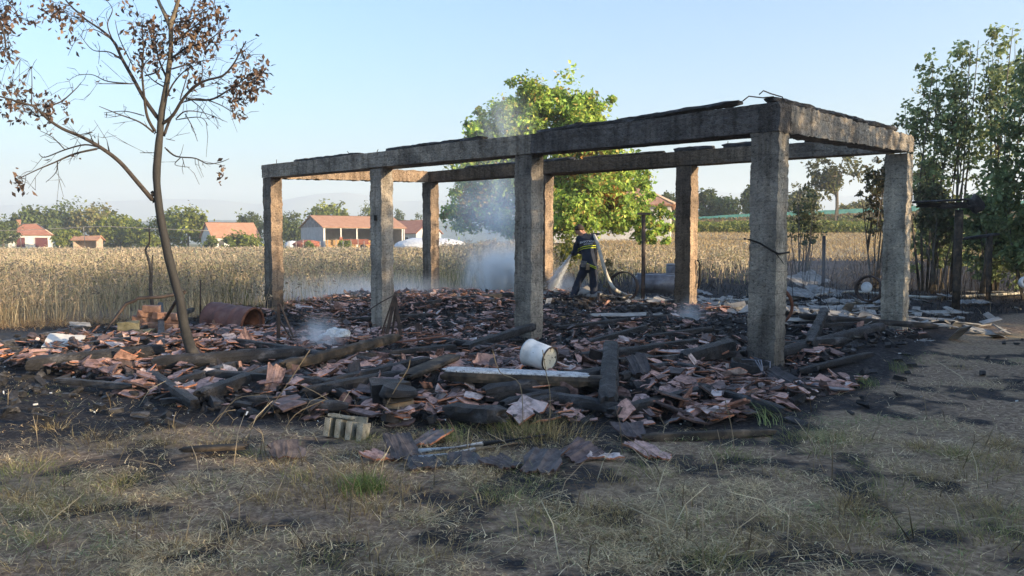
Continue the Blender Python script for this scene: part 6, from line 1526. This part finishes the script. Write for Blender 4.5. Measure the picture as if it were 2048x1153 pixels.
for px, py in zip(pxs, pys):
    c = gp(px, py)
    if c.y > np.interp(c.x, *RUB_F)+.1: continue
    h = rs.uniform(.06, .34); a2 = rs.uniform(0, 6.28); ll = h*rs.uniform(.1, 1.2)
    p0_ = Vector((c.x, c.y, Hz(c.x, c.y))); p1_ = p0_+Vector((math.cos(a2)*ll*.4, math.sin(a2)*ll*.4, h*.6)); p2_ = p0_+Vector((math.cos(a2)*ll, math.sin(a2)*ll, h*rs.uniform(.8, 1)))
    cc = pick_cols(1, [(.42, .35, .24, 2), (.22, .17, .11, 1), (.52, .46, .32, 1)], rs)[0]
    tubes(g, [p0_, p1_, p2_], [.0035, .0028, .0015], 4, cc)
    if rs.rand() < .5: tubes(g, [p1_, p1_+Vector((rs.normal()*.05, rs.normal()*.05, rs.uniform(.02, .1)))], [.002, .001], 4, cc)
# thin dead weed canes bending in front of the left rubble and the plank
for pts in [[(985, 700), (1000, 745), (1040, 770), (1046, 860)], [(1085, 700), (1092, 745), (1100, 790), (1098, 870)], [(755, 845), (790, 780), (815, 740), (820, 720)], [(700, 830), (640, 790), (600, 770)], [(520, 840), (560, 790), (620, 700)], [(1450, 800), (1462, 850), (1470, 905)], [(540, 800), (520, 830), (480, 870)], [(430, 850), (470, 800), (520, 790)], [(560, 880), (590, 830), (650, 800)], [(400, 880), (440, 830), (470, 820)]]:
    b = gt(*pts[-1]) if pts[-1][1] > pts[0][1] else gt(*pts[0]); Y0 = b.y
    tubes(g, spline([at(*p, Y0) for p in pts], 4), .0038, 5, (.26, .21, .14))
tag(g.build('dead_weed_stems', M['straw']), 'thin dead weed stems standing on the near ground', 'weeds', kind='stuff')

# burnt straw wads on the rubble
g = Geo()
for (px, py, m, r, cols) in [(1130, 592, 260, .22, [(.26, .16, .07, 2), (.12, .08, .04, 2)]), (1185, 603, 160, .16, [(.3, .18, .08, 2), (.1, .06, .04, 1)]), (1200, 612, 200, .28, [(.3, .17, .07, 2), (.14, .08, .04, 2)]), (1250, 600, 160, .25, [(.22, .12, .06, 1), (.08, .05, .04, 1)]), (1230, 575, 120, .2, [(.32, .2, .08, 1)]), (1320, 672, 140, .2, [(.2, .16, .08, 1), (.07, .05, .04, 1)]), (1150, 660, 140, .25, [(.18, .13, .06, 1), (.08, .06, .04, 1)]), (85, 660, 420, .28, [(.12, .075, .05, 2), (.07, .045, .03, 2)]), (1000, 600, 220, .4, [(.10, .07, .05, 1), (.05, .04, .03, 1)])]:
    c = gt(px, py); xx = c.x+rs.normal(size=m)*r; yy = c.y+rs.normal(size=m)*r*.7; a2 = rs.uniform(0, 6.28, m); ll = rs.uniform(.05, .2, m)
    V, F, c4 = blades(np.stack([xx, yy, terrain(xx, yy)+rs.uniform(.02, .16, m)*np.exp(-((xx-c.x)/r/1.4)**2)], -1), rs.uniform(-.02, .06, m), np.stack([np.cos(a2), np.sin(a2)], -1)*ll[:, None], rs.uniform(.004, .009, m), pick_cols(m, cols, rs), 3, rs=rs); g.add(V, F, c4)
tag(g.build('burnt_straw', M['straw']), 'wads of half burnt straw caught on the rubble', 'straw', kind='stuff')

# (a2) charred stubble on the burnt yard
N0 = 60000; yy = rs.uniform(14, 46, N0); xx = rs.uniform(-.55, .85, N0)*yy
ok = (burn_mask(xx, yy) > .5) & ~in_rubble(xx, yy) & (rs.rand(N0) < .25+1.5*sstep(.4, .65, fbm(xx*.6, yy*.6, 3))); xx, yy = xx[ok], yy[ok]; m = len(xx)
g = Geo(); V, F, c4 = blades(np.stack([xx, yy, terrain(xx, yy)-.01], -1), rs.uniform(.02, .22, m)*np.where(rs.rand(m) < .06, 2.6, 1), rs.normal(size=(m, 2))*.10, rs.uniform(.008, .022, m)*(.5+yy/40), pick_cols(m, [(.02, .019, .02, 5), (.045, .04, .038, 3), (.12, .10, .08, 1.2), (.3, .25, .17, .5)], rs), 3, rs=rs); g.add(V, F, c4)
tag(g.build('burnt_stubble', M['straw']), 'short charred stubble left standing on the burnt ground around the ruin', 'stubble', kind='stuff')
# (b) the standing dry weed field
N0 = 150000
yy = 13+(rs.rand(N0)**1.9)*112; xx = rs.uniform(-.78, .34, N0)*yy
gf = np.interp(xx, *GRASS_F); rr = xx/yy
gf = np.where(rr > .08, 27., gf); edge = gf+.5*(fbm(xx*.7, yy*0+3, 3)-.5)*2.2
ok = (yy > edge) & (rr < .31) & ~((rr > .05) & (yy > 44+6*fbm(xx*.2, yy*.1, 2))) & ~((rr > -.02) & (yy > 75))
ok &= rs.rand(N0) < np.where(yy < edge+2.2, .65, 1)*np.clip(.15+2.4*(fbm(xx*.6, yy*.45, 3)-.3), .12, 1)*np.where(rr > .1, .55, 1)
xx, yy = xx[ok], yy[ok]; n = len(xx)
rr = xx/yy
hb = np.where(yy > 24, np.interp(yy, [24, 34, 60, 100], [.95, 1.02, .92, .7]), .92); hb = hb*(.50+.95*fbm(xx*.5, yy*.4, 4)); hb = np.where(rr > .06, hb*.62, hb); hb = np.where((rr > -.10) & (rr <= .06), hb*np.interp(yy, [20, 30], [1.1, 1.25]), hb)
Hh = hb*(.55+.6*rs.rand(n))*np.where(rs.rand(n) < .03, 1.22, 1)
base = np.stack([xx, yy, terrain(xx, yy)-.02], -1)
lean = rs.normal(size=(n, 2))*.20*Hh[:, None]
wd = (.006+.00042*yy)*(.7+.6*rs.rand(n))
col = pick_cols(n, [(.62, .50, .32, 3), (.52, .41, .26, 3), (.70, .60, .41, 2), (.44, .40, .26, 2)], rs)
gmask = (fbm(xx*.15+4, yy*.15, 2) > .55) & (rs.rand(n) < .5); col[gmask] = pick_cols(int(gmask.sum()), [(.26, .26, .10, 1), (.20, .20, .08, 1)], rs)
shade_patch_tone = np.where(yy < 25, .74, 1)*(.72+.5*fbm(xx*.5+9, yy*.4, 3)); col = col*shade_patch_tone[:, None]  # near weeds darkened to put their shade into the colour, plus random patches
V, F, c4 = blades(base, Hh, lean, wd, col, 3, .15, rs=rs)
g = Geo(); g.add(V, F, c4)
# side leaves and seed heads
for rep_ in range(4):
    m = rs.rand(n) < np.where(yy < 40, .5, .4); k = np.where(m)[0]
    tt = (rs.uniform(.6, 1.02, len(k)) if rep_ else rs.uniform(.9, 1.05, len(k)))
    Pq = base[k].copy(); Pq[:, :2] += lean[k]*(tt**1.3)[:, None]+rs.normal(size=(len(k), 2))*.045; Pq[:, 2] += Hh[k]*tt*.95
    V, F = leaf_quads(Pq, (.010+.0009*yy[k])*(.6+.9*rs.rand(len(k))), None, 3.2, rs=rs)
    cc = pick_cols(len(k), [(.40, .32, .23, 3), (.30, .25, .20, 3), (.50, .42, .29, 2), (.30, .30, .19, 2)], rs)*shade_patch_tone[k][:, None]; g.add(V, F, rep4(cc))
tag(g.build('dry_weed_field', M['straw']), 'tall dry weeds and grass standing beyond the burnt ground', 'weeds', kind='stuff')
# (c) fallen straw along the field edge
m = 9000; xx = rs.uniform(-11, 3, m); yy = np.interp(xx, *GRASS_F)+rs.normal(0, .45, m)-.1; a2 = rs.uniform(0, 6.28, m); ll = rs.uniform(.1, .4, m)
V, F, c4 = blades(np.stack([xx, yy, terrain(xx, yy)+rs.uniform(0, .08, m)], -1), rs.uniform(0, .15, m), np.stack([np.cos(a2), np.sin(a2)], -1)*ll[:, None], rs.uniform(.005, .011, m), pick_cols(m, [(.34, .23, .12, 2), (.24, .15, .08, 2), (.44, .34, .19, 1)], rs), 3, rs=rs)
g = Geo(); g.add(V, F, c4); tag(g.build('fallen_straw', M['straw']), 'bent and fallen straw along the edge of the dry weeds', 'straw', kind='stuff')
# (d) stubble field and green weed strip on the slope to the right
g = Geo(); N0 = 46000; yy = rs.uniform(40, 91, N0); xx = rs.uniform(.045, .75, N0)*yy
row = np.abs(np.sin(yy*1.9+.2*np.sin(xx*.3)))
ok = rs.rand(N0) < .35+.65*row; xx, yy = xx[ok], yy[ok]; m = len(xx)
V, F, c4 = blades(np.stack([xx, yy, terrain(xx, yy)], -1), rs.uniform(.06, .28, m), rs.normal(size=(m, 2))*.2, rs.uniform(.03, .08, m), pick_cols(m, [(.42, .31, .15, 3), (.50, .39, .20, 2), (.30, .2, .1, 2)], rs), 2, rs=rs); g.add(V, F, c4)
tag(g.build('stubble', M['straw']), 'pale sunlit stubble rows on the slope behind the ruin', 'stubble', kind='stuff')
g = Geo(); N0 = 32000; yy = rs.uniform(89, 97, N0); xx = rs.uniform(.035, .7, N0)*yy
hh = (.5+1.0*fbm(xx*.5, yy*.5, 3)); P = np.stack([xx, yy, terrain(xx, yy)+rs.rand(N0)*hh], -1)
V, F = leaf_quads(P, rs.uniform(.12, .28, N0), np.array([0, -.3, .6]), 2.2, rs=rs); g.add(V, F, rep4(pick_cols(N0, [(.19, .22, .045, 3), (.26, .26, .07, 2), (.13, .17, .04, 2)], rs)))
N0 = 14000; yy = rs.uniform(97, 111, N0); xx = rs.uniform(.10, .7, N0)*yy; P = np.stack([xx, yy, terrain(xx, yy)+rs.rand(N0)*.5], -1)
V, F = leaf_quads(P, rs.uniform(.12, .26, N0), np.array([0, -.3, .6]), 2.4, rs=rs); pk = fbm(xx*.2, yy*.6, 3); cc = np.where((pk > .5)[:, None], pick_cols(N0, [(.12, .14, .05, 1), (.16, .17, .06, 1)], rs), pick_cols(N0, [(.24, .17, .10, 1), (.2, .15, .08, 1)], rs)); g.add(V, F, rep4(cc))
tag(g.build('bank_weeds', M['leaf']), 'bright green weeds along the foot of the bank on the right', 'weeds', kind='stuff')

# ------------------------------------------------------------------ SMOKE
def smoke(label, p, r, dens, scale, thr, seed, col=(.88, .94, 1.0), soft=1.9):
    bm = bmesh.new(); bmesh.ops.create_icosphere(bm, subdivisions=3, radius=1); me = bpy.data.meshes.new('smoke'); bm.to_mesh(me); bm.free()
    o = bpy.data.objects.new('smoke', me); C.objects.link(o); o.location = p; o.scale = r
    m = bpy.data.materials.new('smoke'); m.use_nodes = True; t = m.node_tree; t.nodes.clear()
    out = nd(t, 'ShaderNodeOutputMaterial'); v = nd(t, 'ShaderNodeVolumePrincipled'); v.inputs['Color'].default_value = (*col, 1); v.inputs['Anisotropy'].default_value = .25
    tc = nd(t, 'ShaderNodeTexCoord'); ge = nd(t, 'ShaderNodeNewGeometry')
    ln = nd(t, 'ShaderNodeVectorMath', operation='LENGTH'); t.links.new(tc.outputs['Object'], ln.inputs[0])
    mpn = nd(t, 'ShaderNodeMapping'); mpn.inputs['Location'].default_value = (seed*3.1, seed*1.7, 0); mpn.inputs['Scale'].default_value = (scale, scale, scale*.6); t.links.new(ge.outputs['Position'], mpn.inputs[0])
    n = noise_node(t, mpn.outputs[0], 1, 6, .62, 1.1)
    fall = mth(t, 'POWER', mth(t, 'SUBTRACT', 1., ln.outputs['Value'], True), soft)
    dn2 = mth(t, 'MULTIPLY', mth(t, 'MULTIPLY', fall, mth(t, 'MULTIPLY', mth(t, 'SUBTRACT', n, thr, True), 4.)), dens)
    t.links.new(dn2, v.inputs['Density']); t.links.new(v.outputs[0], out.inputs['Volume'])
    me.materials.append(m); m.cycles.homogeneous_volume = False
    tag(o, label, 'smoke', kind='stuff')
def sp(px, py, Yd, rx, ry, rz): k = Yd/FOC; return at(px, py, Yd), (rx*k, ry, rz*k)
SM = [('dense white smoke puff rising off the ground left of the third front column', *sp(1010, 556, 20.5, 115, 1.1, 95), 42., 1.7, .40, 1, (.92, .97, 1.), 2.8),
      ('bluish smoke column drifting up behind the third front column', *sp(980, 430, 24, 150, 2.0, 165), 1.25, .8, .36, 2, (.70, .84, 1.)),
      ('upper smoke drifting past the walnut crown', *sp(1005, 250, 24, 95, 1.4, 95), 1.0, .9, .38, 3, (.78, .88, 1.)),
      ('thin smoke lying low over burnt ground behind the left columns', *sp(720, 590, 20.0, 330, 2.2, 55), 1.1, .7, .25, 4),
      ('small smoke wisp rising off the white ash on the left', *sp(638, 690, 10.2, 60, .45, 75), 9., 3.5, .34, 5),
      ('small smoke wisp in front of the back column right of the firefighter', *sp(1378, 640, 12.6, 55, .4, 62), 4., 3.2, .36, 6),
      ('blue smoke hanging over the pale heap behind the nearest column', *sp(1630, 535, 21, 190, 1.8, 85), .16, .8, .28, 7),
      ('spray mist and smoke around the firefighter\'s feet', *sp(1125, 575, 18.4, 70, .7, 45), 3., 1.6, .36, 8),
      ('faint smoke on the left bare ground', *sp(30, 690, 12, 230, 1.2, 50), .25, .7, .25, 9)]
for a in SM: smoke(*a)

# ------------------------------------------------------------------ HAZE
bm = bmesh.new(); bmesh.ops.create_cube(bm, size=1); me = bpy.data.meshes.new('haze'); bm.to_mesh(me); bm.free()
hz = bpy.data.objects.new('haze', me); C.objects.link(hz)
hz.scale = (5500, 3100, 186); hz.location = (0, 1230, 186/2-2.5)
m = bpy.data.materials.new('haze'); m.use_nodes = True; t = m.node_tree; t.nodes.clear()
out = nd(t, 'ShaderNodeOutputMaterial'); v = nd(t, 'ShaderNodeVolumePrincipled'); v.inputs['Color'].default_value = (.78, .88, 1, 1); v.inputs['Density'].default_value = HAZE_DENSITY; v.inputs['Anisotropy'].default_value = .1
t.links.new(v.outputs[0], out.inputs['Volume']); me.materials.append(m)
tag(hz, 'pale morning haze over the plain', 'haze', kind='stuff')
